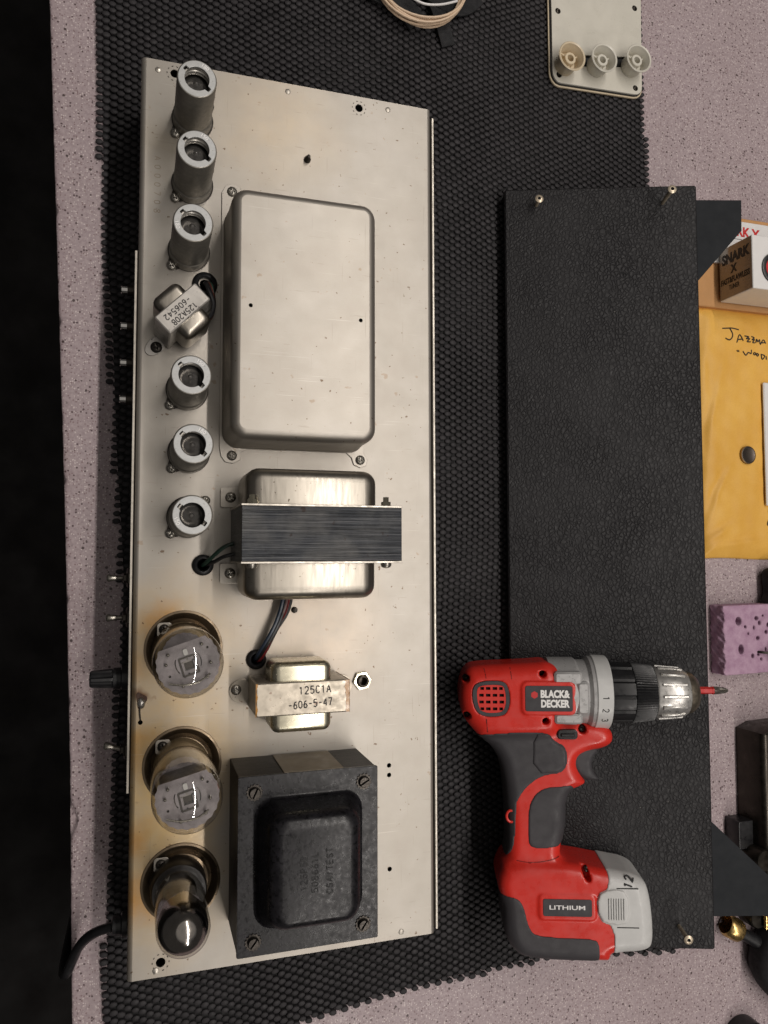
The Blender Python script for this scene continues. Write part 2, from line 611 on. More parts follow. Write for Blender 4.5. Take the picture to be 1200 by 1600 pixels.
def plate(outline, holes=(), z0=0., z1=1., bevel=0.):
    """flat plate with real holes (filled 2D curve given a thickness)"""
    cu = bpy.data.curves.new("tmp", 'CURVE')
    cu.dimensions = '2D'
    cu.fill_mode = 'BOTH'
    for P in [outline] + list(holes):
        sp = cu.splines.new('POLY')
        sp.points.add(len(P) - 1)
        for q, (x, y) in zip(sp.points, P):
            q.co = (x, y, 0, 1)
        sp.use_cyclic_u = True
    h = (z1 - z0) / 2
    if bevel:
        cu.bevel_depth = bevel
        cu.bevel_resolution = 1
        cu.offset = -bevel
    cu.extrude = h - bevel
    V, Fc = curve_mesh(cu)
    bpy.data.curves.remove(cu)
    V[:, 2] += (z0 + z1) / 2
    return V, Fc

def circ(x, y, r, n=20):
    return [(x + r * math.cos(2 * math.pi * i / n), y + r * math.sin(2 * math.pi * i / n)) for i in range(n)]

def text(name, s, pos, d, up, height, mat, parent, width=None, ext=.12, center=True, bold=0.0, shear=0.0):
    cu = bpy.data.curves.new("tmp", 'FONT')
    cu.body = s
    cu.size = 1.0
    cu.resolution_u = 3
    cu.offset = bold
    cu.shear = shear
    V, Fc = curve_mesh(cu)
    bpy.data.curves.remove(cu)
    mn, mx = V.min(0), V.max(0)
    sy = height / max(1e-6, mx[1] - mn[1])
    sx = width / (mx[0] - mn[0]) if width else sy
    c = (mn + mx) / 2 if center else mn
    d, up = np.array(d, float), np.array(up, float)
    nrm = np.cross(d, up)
    n = len(V)
    base = np.array(pos, float) + ((V[:, 0:1] - c[0]) * sx) * d + ((V[:, 1:2] - c[1]) * sy) * up
    W = np.concatenate([base, base + nrm * ext])
    cnt = {}
    for f in Fc:
        for a, b in zip(f, f[1:] + f[:1]):
            cnt[(a, b)] = 1
    G = [[i + n for i in f] for f in Fc]
    for (a, b) in cnt:
        if (b, a) not in cnt:
            G.append([a, b, b + n, a + n])
    return put(name, W, G, mat, parent, smooth=0, fix=False)

GLY = {'0': [[(.5, 1), (.15, .85), (.05, .5), (.15, .15), (.5, 0), (.85, .15), (.95, .5), (.85, .85), (.5, 1)]],
       '1': [[(.2, .8), (.5, 1), (.5, 0)]], '2': [[(.08, .78), (.25, .97), (.6, 1), (.9, .8), (.8, .5), (.05, 0), (.95, 0)]],
       '3': [[(.08, .85), (.4, 1), (.85, .88), (.8, .6), (.45, .53), (.85, .45), (.92, .2), (.5, 0), (.05, .12)]],
       '4': [[(.72, 0), (.72, 1), (.05, .3), (.95, .3)]], '5': [[(.9, 1), (.2, 1), (.12, .56), (.5, .64), (.9, .48), (.88, .15), (.5, 0), (.06, .12)]],
       '6': [[(.82, .95), (.4, .85), (.1, .4), (.2, .06), (.6, 0), (.92, .2), (.8, .5), (.4, .55), (.12, .35)]],
       '7': [[(.05, 1), (.95, 1), (.4, 0)]], '8': [[(.5, .54), (.14, .7), (.2, .95), (.5, 1), (.8, .95), (.86, .7), (.5, .54), (.06, .28), (.2, .03), (.5, 0), (.8, .03), (.94, .28), (.5, .54)]],
       'A': [[(.02, 0), (.5, 1), (.98, 0)], [(.2, .35), (.8, .35)]], 'B': [[(.1, 0), (.1, 1), (.65, 1), (.85, .78), (.65, .54), (.1, .54)], [(.65, .54), (.92, .28), (.68, 0), (.1, 0)]],
       'C': [[(.92, .82), (.6, 1), (.25, .92), (.06, .5), (.25, .08), (.6, 0), (.92, .18)]], 'D': [[(.1, 0), (.1, 1), (.55, 1), (.9, .75), (.9, .25), (.55, 0), (.1, 0)]],
       'P': [[(.1, 0), (.1, 1), (.65, 1), (.9, .76), (.65, .5), (.1, .5)]], 'L': [[(.1, 1), (.1, 0), (.9, 0)]], 'S': [[(.9, .85), (.5, 1), (.12, .8), (.3, .56), (.75, .44), (.92, .2), (.5, 0), (.06, .14)]],
       'T': [[(.5, 0), (.5, 1)], [(.02, 1), (.98, 1)]], 'E': [[(.9, 1), (.1, 1), (.1, 0), (.9, 0)], [(.1, .52), (.75, .52)]], '/': [[(.3, 0), (.6, 1)]], '-': [[(.15, .5), (.85, .5)]]}
def print_text(name, st, pos, d, up, height, width, mat, parent, sw=.36, drape=None):
    """printed or punched line in a plain single-stroke face"""
    d, up = np.array(d, float), np.array(up, float)
    n = np.cross(d, up)
    adv = width / len(st)
    parts = []
    for i, chx in enumerate(st):
        for line in GLY[chx]:
            L = [np.array(pos, float) + d * (-width / 2 + adv * (i + .12 + .76 * u)) + up * (height * (v - .5)) for u, v in line]
            Q = []
            for a, b in zip(L[:-1], L[1:]):
                Q += [a + (b - a) * t for t in (0, .25, .5, .75)]
            Q.append(L[-1])
            Q = np.array(Q)
            if drape is not None:
                Q[:, 2] = [drape(x, y) for x, y in Q[:, :2]]
            v_, f_ = tube(Q, sw, 6, smooth=False)
            if drape is None:
                off = (v_ - np.array(pos)) @ n
                v_ = v_ - np.outer(off * .75, n)
            parts.append((v_, f_))
    v_, f_ = merge(*parts)
    return put(name, v_, f_, mat, parent, smooth=60, fix=False)

# signed distance modelling for moulded plastic ------------------------------------
def sd_poly(P, X, Y):
    P = np.asarray(P, float)
    d = np.full(X.shape, 1e9)
    s = np.zeros(X.shape, bool)
    Q = np.roll(P, -1, 0)
    for (ax, ay), (bx, by) in zip(P, Q):
        ex, ey = bx - ax, by - ay
        wx, wy = X - ax, Y - ay
        t = np.clip((wx * ex + wy * ey) / (ex * ex + ey * ey + 1e-12), 0, 1)
        d = np.minimum(d, (wx - ex * t) ** 2 + (wy - ey * t) ** 2)
        c = (ay <= Y) != (by <= Y)
        with np.errstate(divide='ignore', invalid='ignore'):
            xi = ax + (Y - ay) / (by - ay + 1e-30) * ex
        s ^= c & (X < xi)
    d = np.sqrt(d)
    return np.where(s, -d, d)

def sd_prism(d2, Z, z0, T, r):
    a = d2[:, :, None] + r
    b = np.abs(Z - z0)[None, None, :] - T + r
    return np.minimum(np.maximum(a, b), 0) + np.sqrt(np.maximum(a, 0) ** 2 + np.maximum(b, 0) ** 2) - r

def smin(a, b, k):
    h = np.clip(.5 + .5 * (b - a) / k, 0, 1)
    return b * (1 - h) + a * h - k * h * (1 - h)

def nets(V, o, h):
    s = V < 0
    n = np.array(V.shape) - 1
    sl = lambda a, dx, dy, dz: a[dx:n[0] + dx, dy:n[1] + dy, dz:n[2] + dz]
    cnt = sum(sl(s, i, j, k).astype(np.int8) for i in (0, 1) for j in (0, 1) for k in (0, 1))
    mask = (cnt > 0) & (cnt < 8)
    idx = np.full(mask.shape, -1, int)
    I = np.argwhere(mask)
    idx[mask] = np.arange(len(I))
    pos = np.zeros((len(I), 3))
    num = np.zeros(len(I))
    cor = {(i, j, k): V[I[:, 0] + i, I[:, 1] + j, I[:, 2] + k] for i in (0, 1) for j in (0, 1) for k in (0, 1)}
    for ax in range(3):
        for u in (0, 1):
            for v in (0, 1):
                c0 = [u, v]
                c0.insert(ax, 0)
                c1 = list(c0)
                c1[ax] = 1
                a, b = cor[tuple(c0)], cor[tuple(c1)]
                m = (a < 0) != (b < 0)
                t = np.where(m, a / np.where(m, a - b, 1), 0)
                p = np.tile(np.array(c0, float), (len(I), 1))
                p[:, ax] = t
                pos[m] += p[m]
                num[m] += 1
    pos = pos / num[:, None] + I
    Q = []
    for ax in range(3):
        u, v = (ax + 1) % 3, (ax + 2) % 3
        a = np.take(s, range(0, s.shape[ax] - 1), ax)
        b = np.take(s, range(1, s.shape[ax]), ax)
        E = np.argwhere(a != b)
        E = E[(E[:, u] > 0) & (E[:, v] > 0) & (E[:, u] < n[u]) & (E[:, v] < n[v])]
        if not len(E):
            continue
        flip = s[tuple(E.T)]
        def cell(du, dv):
            c = E.copy()
            c[:, u] -= du
            c[:, v] -= dv
            return idx[tuple(c.T)]
        q = np.stack([cell(1, 1), cell(0, 1), cell(0, 0), cell(1, 0)], 1)
        q[~flip] = q[~flip][:, ::-1]
        Q.append(q)
    return pos * h + np.array(o, float), np.concatenate(Q).tolist()

# =================================================================== SETTING
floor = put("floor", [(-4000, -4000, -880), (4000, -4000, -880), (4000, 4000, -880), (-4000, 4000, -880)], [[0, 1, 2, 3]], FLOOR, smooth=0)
floor["kind"] = "structure"

def build_bench():
    ys = np.arange(-900, 1301, 4.0)
    ex = np.interp(ys, [-900, -335, -171, -2, 172, 352, 1300], [-26, -33, -37.3, -43.8, -52, -60.5, -105])
    chip = np.zeros(len(ys))
    for y0, w, dpt in ((-205, 9, 3.2), (20, 3, 1.2), (128, 3, 1.0), (62, 2, .8), (-60, 3, 1.1), (-128, 2, 1.0), (205, 3, 1.0), (-290, 4, 1.0)):
        chip += dpt * np.exp(-((ys - y0) / w) ** 2)
    jit = npr.uniform(-.15, .15, len(ys))
    V, Fc = [], []
    prof = [(-1.0, -38), (-1.2, -3.0), (-1.1, -1.3), (-.5, -.35), (.8, 0.0), (6, 0), (1500, 0)]
    m = len(prof)
    for y, x, c, j in zip(ys, ex, chip, jit):
        for i, (dx, z) in enumerate(prof):
            V.append((x + dx + (c + j if i in (2, 3, 4) else 0), y, z - (c * .5 if i in (2, 3) else 0)))
    for i in range(len(ys) - 1):
        for j in range(m - 1):
            Fc.append([i * m + j, (i + 1) * m + j, (i + 1) * m + j + 1, i * m + j + 1])
    o = put("workbench_top", V, Fc, MAT_BENCH, smooth=50)
    o["kind"] = "structure"
build_bench()

# ------------------------------------------------------------------- grip mat
MATP = [(-32.8, 384.5), (-30.3, 287.8), (-26.2, 174.9), (-21.4, 139.5), (-16.9, 42.3), (-13.7, -1.4), (-10.9, -44.9), (-11.1, -109.3), (-13.6, -151.7), (-15.0, -235.2), (-16.5, -264.0), (-16.6, -369.8), (85.4, -372.9), (121.4, -362.2), (178.4, -355.3), (239.2, -351.6), (309.7, -349.1), (436.7, -361.7), (430.3, -49.3), (424.6, 290.6), (420.6, 341.7), (418.5, 422.6), (419.6, 493.4), (419.6, 560), (-38, 560)]
def build_mat():
    root = thing("grip_mat", "black open-weave rubber grip mat spread under the amplifier chassis and drill", "mat", (200, 60, 0))
    pu, pv = 4.5, 5.3
    I, J = np.meshgrid(np.arange(-14, 104), np.arange(-100, 125), indexing='ij')
    x = I * pu * 1.0
    y = (J + .5 * (I % 2)) * pv
    x, y = x.ravel(), y.ravel()
    wx = npr.uniform(-.1, .1, len(x)) + 3.0 * np.sin(y / 85 + .6) + 1.4 * np.sin(y / 37 + x / 90) + .8 * np.sin(x / 45 + 1)
    wy = 10.0 * np.sin(x / 95 + .4) + 3 * np.sin(x / 50 + y / 110) + .10 * x + npr.uniform(-.2, .2, len(x))
    X, Y = x + wx, y + wy
    d = sd_poly(MATP, X, Y)
    keep = d < -1.0
    keep &= ~((X > 20) & (X < 172) & (np.abs(Y) < 262))
    X, Y = X[keep], Y[keep]
    rip = .55 * np.sin(X / 21 + Y / 34) + .45 * np.sin(Y / 17 - X / 50)
    dist = np.maximum(np.maximum(-8 - X, X - 200), np.abs(Y) - 286)
    rip = (rip + .4) * np.clip((dist - 2) / 25, 0, 1) * np.clip((276 - X) / 20 + np.clip((Y - 265) / 20, 0, 1), 0, 1)
    rip = np.clip(rip, -.4, 1.2)
    n = len(X)
    k = 8
    a = np.arange(k) / k * 2 * math.pi + math.pi / 8
    sq = 1 / np.maximum(np.abs(np.cos(a)), np.abs(np.sin(a))) * .96 + .04
    cx, cy = np.cos(a) * sq, np.sin(a) * sq
    rings = [(2.4, 1.62, .3), (2.6, 1.78, 2.25), (2.26, 1.44, 2.68)]
    sc = npr.uniform(.92, 1.06, n)
    th = npr.uniform(-.12, .12, n) + .08 * np.sin(X / 60)
    ct, st = np.cos(th), np.sin(th)
    V = np.zeros((n, 3 * k + 1, 3))
    for ri, (rx, ry, z) in enumerate(rings):
        px = cx[None] * rx * sc[:, None]
        py = cy[None] * ry * sc[:, None]
        V[:, ri * k:(ri + 1) * k, 0] = X[:, None] + px * ct[:, None] - py * st[:, None]
        V[:, ri * k:(ri + 1) * k, 1] = Y[:, None] + px * st[:, None] + py * ct[:, None]
        V[:, ri * k:(ri + 1) * k, 2] = z + (rip[:, None] if ri else 0)
    V[:, -1] = np.stack([X, Y, 2.74 + rip], -1)
    quads = []
    for r in range(2):
        for j in range(k):
            quads.append([r * k + j, r * k + (j + 1) % k, (r + 1) * k + (j + 1) % k, (r + 1) * k + j])
    tris = [[2 * k + j, 2 * k + (j + 1) % k, 3 * k] for j in range(k)]
    base = (np.arange(n) * (3 * k + 1))[:, None, None]
    q = (base + np.array(quads)[None]).reshape(-1, 4)
    t = (base + np.array(tris)[None]).reshape(-1, 3)
    me = bpy.data.meshes.new("rubber_nubs")
    VV = ((V.reshape(-1, 3) - ORG[root]) * S).astype(np.float32)
    me.vertices.add(len(VV))
    me.vertices.foreach_set("co", VV.ravel())
    loops = np.concatenate([q.ravel(), t.ravel()]).astype(np.int32)
    starts = np.concatenate([np.arange(len(q)) * 4, len(q) * 4 + np.arange(len(t)) * 3]).astype(np.int32)
    me.loops.add(len(loops))
    me.loops.foreach_set("vertex_index", loops)
    me.polygons.add(len(starts))
    me.polygons.foreach_set("loop_start", starts)
    me.update(calc_edges=True)
    me.validate()
    finish(me, RUBBERMAT, 180)
    o = bpy.data.objects.new("rubber_nubs", me)
    register(o, root)
    o["kind"] = "stuff"
    P = np.array(MATP)
    c = P.mean(0)
    e1 = P - np.roll(P, 1, 0)
    e2 = np.roll(P, -1, 0) - P
    nn = lambda e: np.stack([-e[:, 1], e[:, 0]], -1) / np.linalg.norm(e, axis=1)[:, None]
    m = nn(e1) + nn(e2)
    m /= np.linalg.norm(m, axis=1)[:, None]
    v, f = plate((P + m * 4.2).tolist(), (), .2, .75)
    put("backing_scrim", v, f, MATBACK, root, smooth=0)
build_mat()

# =================================================================== AMPLIFIER CHASSIS
ch = thing("amplifier_chassis", "long bare-metal amplifier chassis lying on the black mat, carrying tubes and transformers", "amplifier chassis", (96, 0, 3))
POWER = [(29.0, -87.6), (29.4, -157.4), (28.4, -226.6)]
SMALL = [(31.0, 243.2), (31.4, 201.6), (29.8, 158.3), (29.8, 70.6), (31.3, 31.6), (31.2, -8.4)]
HOLES = [(140.9, 272, 2.7), (20.1, 272.9, 2.7), (19.0, -271.6, 2.8), (161.4, -168.6, 1.5), (161.4, -174.8, 1.5), (161.7, -235, 1.5), (5.4, -130.5, 1.4)]

def screw_mesh():
    h = .22
    g = np.arange(-3.6, 3.61, h)
    X, Y, Z = np.meshgrid(g, g, np.arange(-.7, 2.5, h), indexing='ij')
    r = np.hypot(X, Y)
    head = np.maximum(np.sqrt(r * r + (Z + 2.9) ** 2) - 4.75, np.maximum(r - 3.15, -Z - .4))
    cross = np.minimum(np.maximum(np.abs(X) - .42, np.abs(Y) - 1.75), np.maximum(np.abs(Y) - .42, np.abs(X) - 1.75))
    head = np.maximum(head, -np.maximum(cross, .55 + r * .32 - Z))
    v, f = nets(head, (-3.6, -3.6, -.7), h)
    return v, f
SCREW_V, SCREW_F = screw_mesh()
SCREW_ME = {}
def screw(parent, x, y, z, mat=None, name="screw", s=1.0):
    mat = mat or SCREWM
    key = (mat.name, s)
    if key not in SCREW_ME:
        me = bpy.data.meshes.new(name)
        me.from_pydata((SCREW_V * S * s).tolist(), [], SCREW_F)
        finish(me, mat, 50)
        SCREW_ME[key] = me
    o = bpy.data.objects.new(name, SCREW_ME[key])
    register(o, parent)
    o.location = (np.array((x, y, z)) - ORG[parent]) * S
    o.rotation_euler = (0, 0, rnd.uniform(0, 1.5))
    return o

def build_shell():
    xs = 3.0
    holes = [circ(x, y, r, 16) for x, y, r in HOLES] + [circ(30.0, y - .2, 21.8, 40) for x, y in POWER]
    holes += [circ(x, y, 7, 16) for x, y in SMALL] + [circ(40.1, 139.2, 3.4, 14), circ(40.8, -36.9, 3.4, 14), circ(74, -95.9, 3.4, 14), circ(142.7, -112.5, 3.0, 16)]
    v, f = plate([(xs, -280), (190.3, -280), (190.3, 280), (xs, 280)], holes, 66.7, 68.0)
    put("top_plate", v, f, MAT_CHASSIS, ch, smooth=30)
    def bend(name, prof):
        P = [p for p in prof]
        v, f = loft([(P, -280.0), (P, 280.0)], 'y', True, True)
        put(name, v, f, MAT_CHASSIS, ch, smooth=35)
    a = np.radians(np.linspace(90, 180, 7))
    outer = [(3.0 + 3.0 * math.cos(t), 65.0 + 3.0 * math.sin(t)) for t in a]
    inner = [(3.0 + 1.7 * math.cos(t), 65.0 + 1.7 * math.sin(t)) for t in a]
    bend("rear_wall", outer + [(0, 3), (1.3, 3)] + inner[::-1])
    outer = [(190.3 + 2.5 * math.cos(t), 65.5 + 2.5 * math.sin(t)) for t in np.radians(np.linspace(90, 0, 7))]
    inner = [(190.3 + 1.2 * math.cos(t), 65.5 + 1.2 * math.sin(t)) for t in np.radians(np.linspace(90, 0, 7))]
    bend("front_wall", outer + [(192.8, 3), (191.5, 3)] + inner[::-1])
    for y0, y1 in ((-279.6, -278.2), (278.2, 279.6)):
        v, f = box(1.4, 191.3, y0, y1, 3, 66.6, .2)
        put("end_wall", v, f, MAT_CHASSIS, ch)
    v, f = box(-2.0, -.5, -172, 157, 8, 66.6, .2)
    put("rear_panel", v, f, EDGE, ch)
    v, f = box(193.4, 194.3, -277, 272, 10, 60.0, .2)
    put("groove_strip", v, f, BLACKP, ch)  # black strip down in the groove behind the front panel
    v, f = box(194.4, 196.2, -279, 276, 8, 65.6, .7)
    put("front_panel", v, f, EDGE, ch)
build_shell()

def fittings():
    # dished octal sockets of the power tubes
    for i, (x, y) in enumerate(POWER):
        prof = [(23.4, 68.05), (23.2, 68.7), (22.0, 68.9), (21.2, 68.4), (18.2, 63.2), (16.6, 62.6), (16.2, 66.4), (14.6, 66.6), (13.5, 62.0), (0.1, 62.0)]
        v, f = lathe(prof, 48, (30.0, y - .2, 0))
        o = put("tube_socket", v, f, SOCKET, ch, smooth=35)
        v, f = plate(rrect(4.4, 4.4, 2.0, 4, 18.6, y + 11.6), (), 68.0, 69.1, .2)
        put("socket_ear", v, f, EDGE, o)
        screw(o, 18.4, y + 12.0, 69.1, SCREWD)
    # flanges of the shielded sockets
    for i, (x, y) in enumerate(SMALL):
        x += .3
        y += 1.0
        v1 = lathe([(12.9, 68.02), (12.9, 69.3), (12.2, 69.7), (7.2, 69.7), (7.2, 68.02)], 36, (x, y, 0))
        ears = []
        for s in (-1, 1):
            P = chaikin([(x + s * 13.5, y + s * 8.5), (x + s * 8.5, y + s * 13.5), (x - s * 0, y + s * 9), (x + s * 9, y - s * 0)], 2)
            ears.append(plate(P.tolist(), (), 68.05, 69.25))
        v, f = merge(v1, *ears)
        o = put("socket_flange", v, f, SCREWD, ch, smooth=35)
        for s in (-1, 1):
            screw(o, x + s * 10.3, y + s * 10.3, 69.2, SCREWM, s=.95)
    # small hardware on the top plate
    v, f = merge(lathe([(2.3, 68), (2.3, 69.2), (1.6, 71.4), (1.0, 73.6), (.1, 73.8)], 14, (105.3, 230.2, 0)))
    put("screw_tip", v, f, SCREWD, ch)
    v, f = merge(lathe([(2.0, 68), (2.0, 69), (1.3, 71), (.1, 71.2)], 14, (98.1, -65.8, 0)))
    put("screw_tip", v, f, SCREWD, ch)
    for (x, y) in ((161.5, 277 - 2.5), (92.2, 274.6), (16.2, -276), (169.5, -275.8), (44, 273), (10, 273.5)):
        v, f = lathe([(1.9, 68), (1.7, 68.35), (.9, 68.6), (.05, 68.65)], 14, (x, y, 0))
        put("rivet", v, f, EDGE, ch)
    # star-crimped marks round the larger mounting holes
    for x, y, r in HOLES[:3]:
        for j in range(10):
            a = 2 * math.pi * j / 10
            c, s = math.cos(a), math.sin(a)
            v, f = box(-.28, .28, -.55, .55, 68, 68.12, .04)
            v = np.array(v) @ np.array([[c, s, 0], [-s, c, 0], [0, 0, 1]])
            v = v + np.array((x + c * (r + 2.0) , y + s * (r + 2.0), 0))
            put("crimp_mark", v, f, SCREWD, ch, smooth=0)
    # hex nut bushing
    hexo = [(142.7 + 6.3 * math.cos(math.radians(60 * i + 8)), -112.5 + 6.3 * math.sin(math.radians(60 * i + 8))) for i in range(6)]
    v, f = plate(hexo, [circ(142.7, -112.5, 3.9, 24)], 68.0, 70.6, .35)
    o = put("hex_nut", v, f, NICKEL, ch, smooth=25)
    v, f = lathe([(3.9, 68.2), (3.9, 72.2), (3.5, 72.5), (2.7, 72.5), (2.6, 66), (.05, 66)], 24, (142.7, -112.5, 0))
    put("bushing", v, f, DARKSTEEL, o)
    # rubber grommets
    for x, y, k in ((40.1, 139.2, 1.25), (40.8, -36.9, 1.05), (74, -95.9, 1.0)):
        a = [(3.2, 66), (3.2, 70.2), (3.9, 71.0), (5.2, 70.6), (6.2, 69.4), (6.2, 68.0)]
        v, f = lathe([(r * k, z) for r, z in a], 28, (x, y, 0))
        put("grommet", v, f, RUBBER, ch)
    # burnt solder joint with its bare wire
    N = 18
    ang = np.arange(N) / N * 2 * math.pi
    rr = 3.6 + .9 * np.sin(ang * 3 + 1) + npr.uniform(-.35, .35, N)
    v, f = plate([(5.6 + r * .8 * math.cos(t), -117.4 + r * 1.25 * math.sin(t)) for r, t in zip(rr, ang)], (), 68.02, 68.35, .1)
    o = put("burnt_flux", v, f, FLUX, ch)
    v, f = lathe([(2.3, 68.3), (2.2, 68.9), (1.5, 69.7), (.6, 70.1), (.05, 70.2)], 16)
    v = np.array(v)
    v[:, 1] *= 1.5
    v[:, 0] += .25 * np.sin(v[:, 1] * 2)
    put("solder_blob", v + np.array((5.8, -119.0, 0)), f, SOLDER, o)
    v, f = tube([(5.4, -118.5, 69.4), (4.9, -123, 68.9), (5.3, -128, 68.6), (5.4, -130.3, 67)], .45, 6)
    put("bare_wire", v, f, SCREWD, o)
    # serial digits punched along the rear edge
    for i, s in enumerate("A000708"):
        print_text("stamped_digit", s, (10.6, 216.5 - i * 5.6, 68.0), (0, -1, 0), (1, 0, 0), 3.6, 3.2, EMBOSS, ch, sw=.22)
    # rear panel fittings
    for y in (141.5, 117.7, 93.6, 69.8):
        v, f = lathe([(5.6, -2.0), (5.6, -3.0), (3.6, -3.2), (3.6, -6.6), (.05, -6.6)], 20, (0, y, 36), 'x')
        o = put("phono_jack", v, f, DARKSTEEL, ch)
        v, f = lathe([(2.6, -6.5), (2.6, -10.2), (2.2, -10.6), (1.9, -10.2), (1.9, -7), (.05, -7)], 18, (0, y, 36), 'x')
        put("jack_barrel", v, f, CHROME, o)
    for y, tilt in ((-45.1, 0), (-70, 0), (-152, 2.6)):
        v, f = lathe([(6.5, -2.0), (6.5, -3.2), (5.6, -4.2), (3.4, -4.4), (3.3, -6), (2.6, -6.4)], 6, (0, y, 40), 'x', cap1=True)
        o = put("toggle_switch", v, f, DARKSTEEL, ch, smooth=25)
        v, f = tube([(-5.5, y, 40), (-9, y + tilt * .5, 40.3), (-13, y + tilt, 40.6), (-15.2, y + tilt * 1.15, 40.8), (-16.2, y + tilt * 1.2, 40.9)], [1.3, 1.5, 2.0, 2.6, 1.4], 14)
        put("bat_lever", v, f, SCREWM, o)
    n = 40
    V, Fc = lathe([(7.6, -2), (7.6, -6), (6.6, -6.6), (6.6, -11), (5.9, -11.4), (6.0, -12), (5.2, -24), (4.4, -25), (.05, -25)], n, (0, -107.8, 40), 'x')
    for i in range(len(V)):
        if V[i][0] < -11.9 and V[i][0] > -24.5 and (i % 4) == 0:
            V[i][1] = -107.8 + (V[i][1] + 107.8) * .86
            V[i][2] = 40 + (V[i][2] - 40) * .86
    put("fuse_holder", V, Fc, BLACKP, ch, smooth=30)
    # mains cord leaving through its strain relief and over the bench edge
    v, f = lathe([(7.5, -.6), (7.5, -3.5), (6.0, -4.2), (5.4, -9), (4.2, -9.5), (.05, -9.5)], 18, (0, -259, 40), 'x')
    put("strain_relief", v, f, BLACKP, ch)
    v, f = tube([(-2, -259, 40), (-9, -260, 39), (-17, -264, 33), (-24, -271, 24), (-30, -281, 14), (-34, -292, 7), (-37.5, -301, 3.2), (-40.5, -306, -8), (-41.5, -309, -40), (-41, -310, -120), (-40, -312, -400), (-38, -314, -872)], 3.1, 10)
    put("mains_cord", v, f, RUBBER, ch)
fittings()

# ------------------------------------------------------------------- capacitor can
def build_can():
    cx, cy = 97.5, 113.0
    ears = []
    out = []
    X0, X1, Y0, Y1 = 50.0, 143.5, 27.0, 206.0
    P = [(50.0, 200), (52.5, 205), (57, 206.5), (61.5, 205), (63, 199), (66, 196.5), (128, 196.5), (132, 198), (134, 204), (139, 206), (143, 203), (144, 198),
         (144, 36), (146.5, 32), (145.5, 28), (141.5, 26.6), (137, 28.5), (135.5, 33), (132, 36), (108, 36), (108, 38), (92, 38), (92, 36), (67, 36), (63.5, 34), (63, 29), (58.5, 26.6), (53.5, 27.5), (51, 31), (50, 37)]
    v, f = plate(P, (), 68.02, 69.2, .2)
    o = put("capacitor_can", *loft_can(cx, cy), MAT_CAN, ch, smooth=40)
    o["label"] = "drawn metal capacitor cover with rounded edges and two small holes"
    put("mounting_flange", v, f, MAT_CAN, o, smooth=30)
    top = rrect(39.4, 70.0, 4.0, 6, cx, cy)
    v, f = plate(top, [circ(63.9, 116.5, 1.25, 14), circ(131.4, 113.6, 1.25, 14)], 105.0, 106.0)
    put("can_top", v, f, MAT_CAN, o, smooth=20)
    screw(o, 57.8, 31.6, 69.2)
    screw(o, 141.3, 31.6, 69.2)
    screw(o, 56.4, 201.0, 69.2)

def loft_can(cx, cy):
    R = []
    for z, w, h, r in ((69.1, 46.2, 76.8, 10), (70.6, 45.6, 76.3, 10), (78.5, 45.5, 76.2, 10), (81.0, 45.0, 75.6, 9.5), (98.6, 44.8, 75.4, 9.5)):
        R.append((rrect(w, h, r, 6, cx, cy), z))
    for t in np.radians(np.linspace(15, 90, 7)):
        R.append((rrect(39.4 + 5.4 * math.cos(t), 70.0 + 5.4 * math.cos(t), 4.0 + 5.5 * math.cos(t), 6, cx, cy), 98.6 + 7.4 * math.sin(t)))
    return loft(R, cap0=False, cap1=False)
build_can()

# ------------------------------------------------------------------- transformers
def bell_y(x0, x1, z0, z1, y0, y1, r=9.0, fil=8.0):
    """end bell bulging along y from y0 to y1"""
    cx, cz, w, h = (x0 + x1) / 2, (z0 + z1) / 2, (x1 - x0) / 2, (z1 - z0) / 2
    s = 1 if y1 > y0 else -1
    R = [(rrect(w, h, r, 5, cx, cz), y0)]
    ye = y1 - s * fil
    R.append((rrect(w, h, r, 5, cx, cz), ye))
    for t in np.radians(np.linspace(15, 90, 6)):
        d = fil * (1 - math.cos(t))
        R.append((rrect(w - d, h - d, max(r - d, 1.5), 5, cx, cz), ye + s * fil * math.sin(t)))
    return loft(R, 'y')

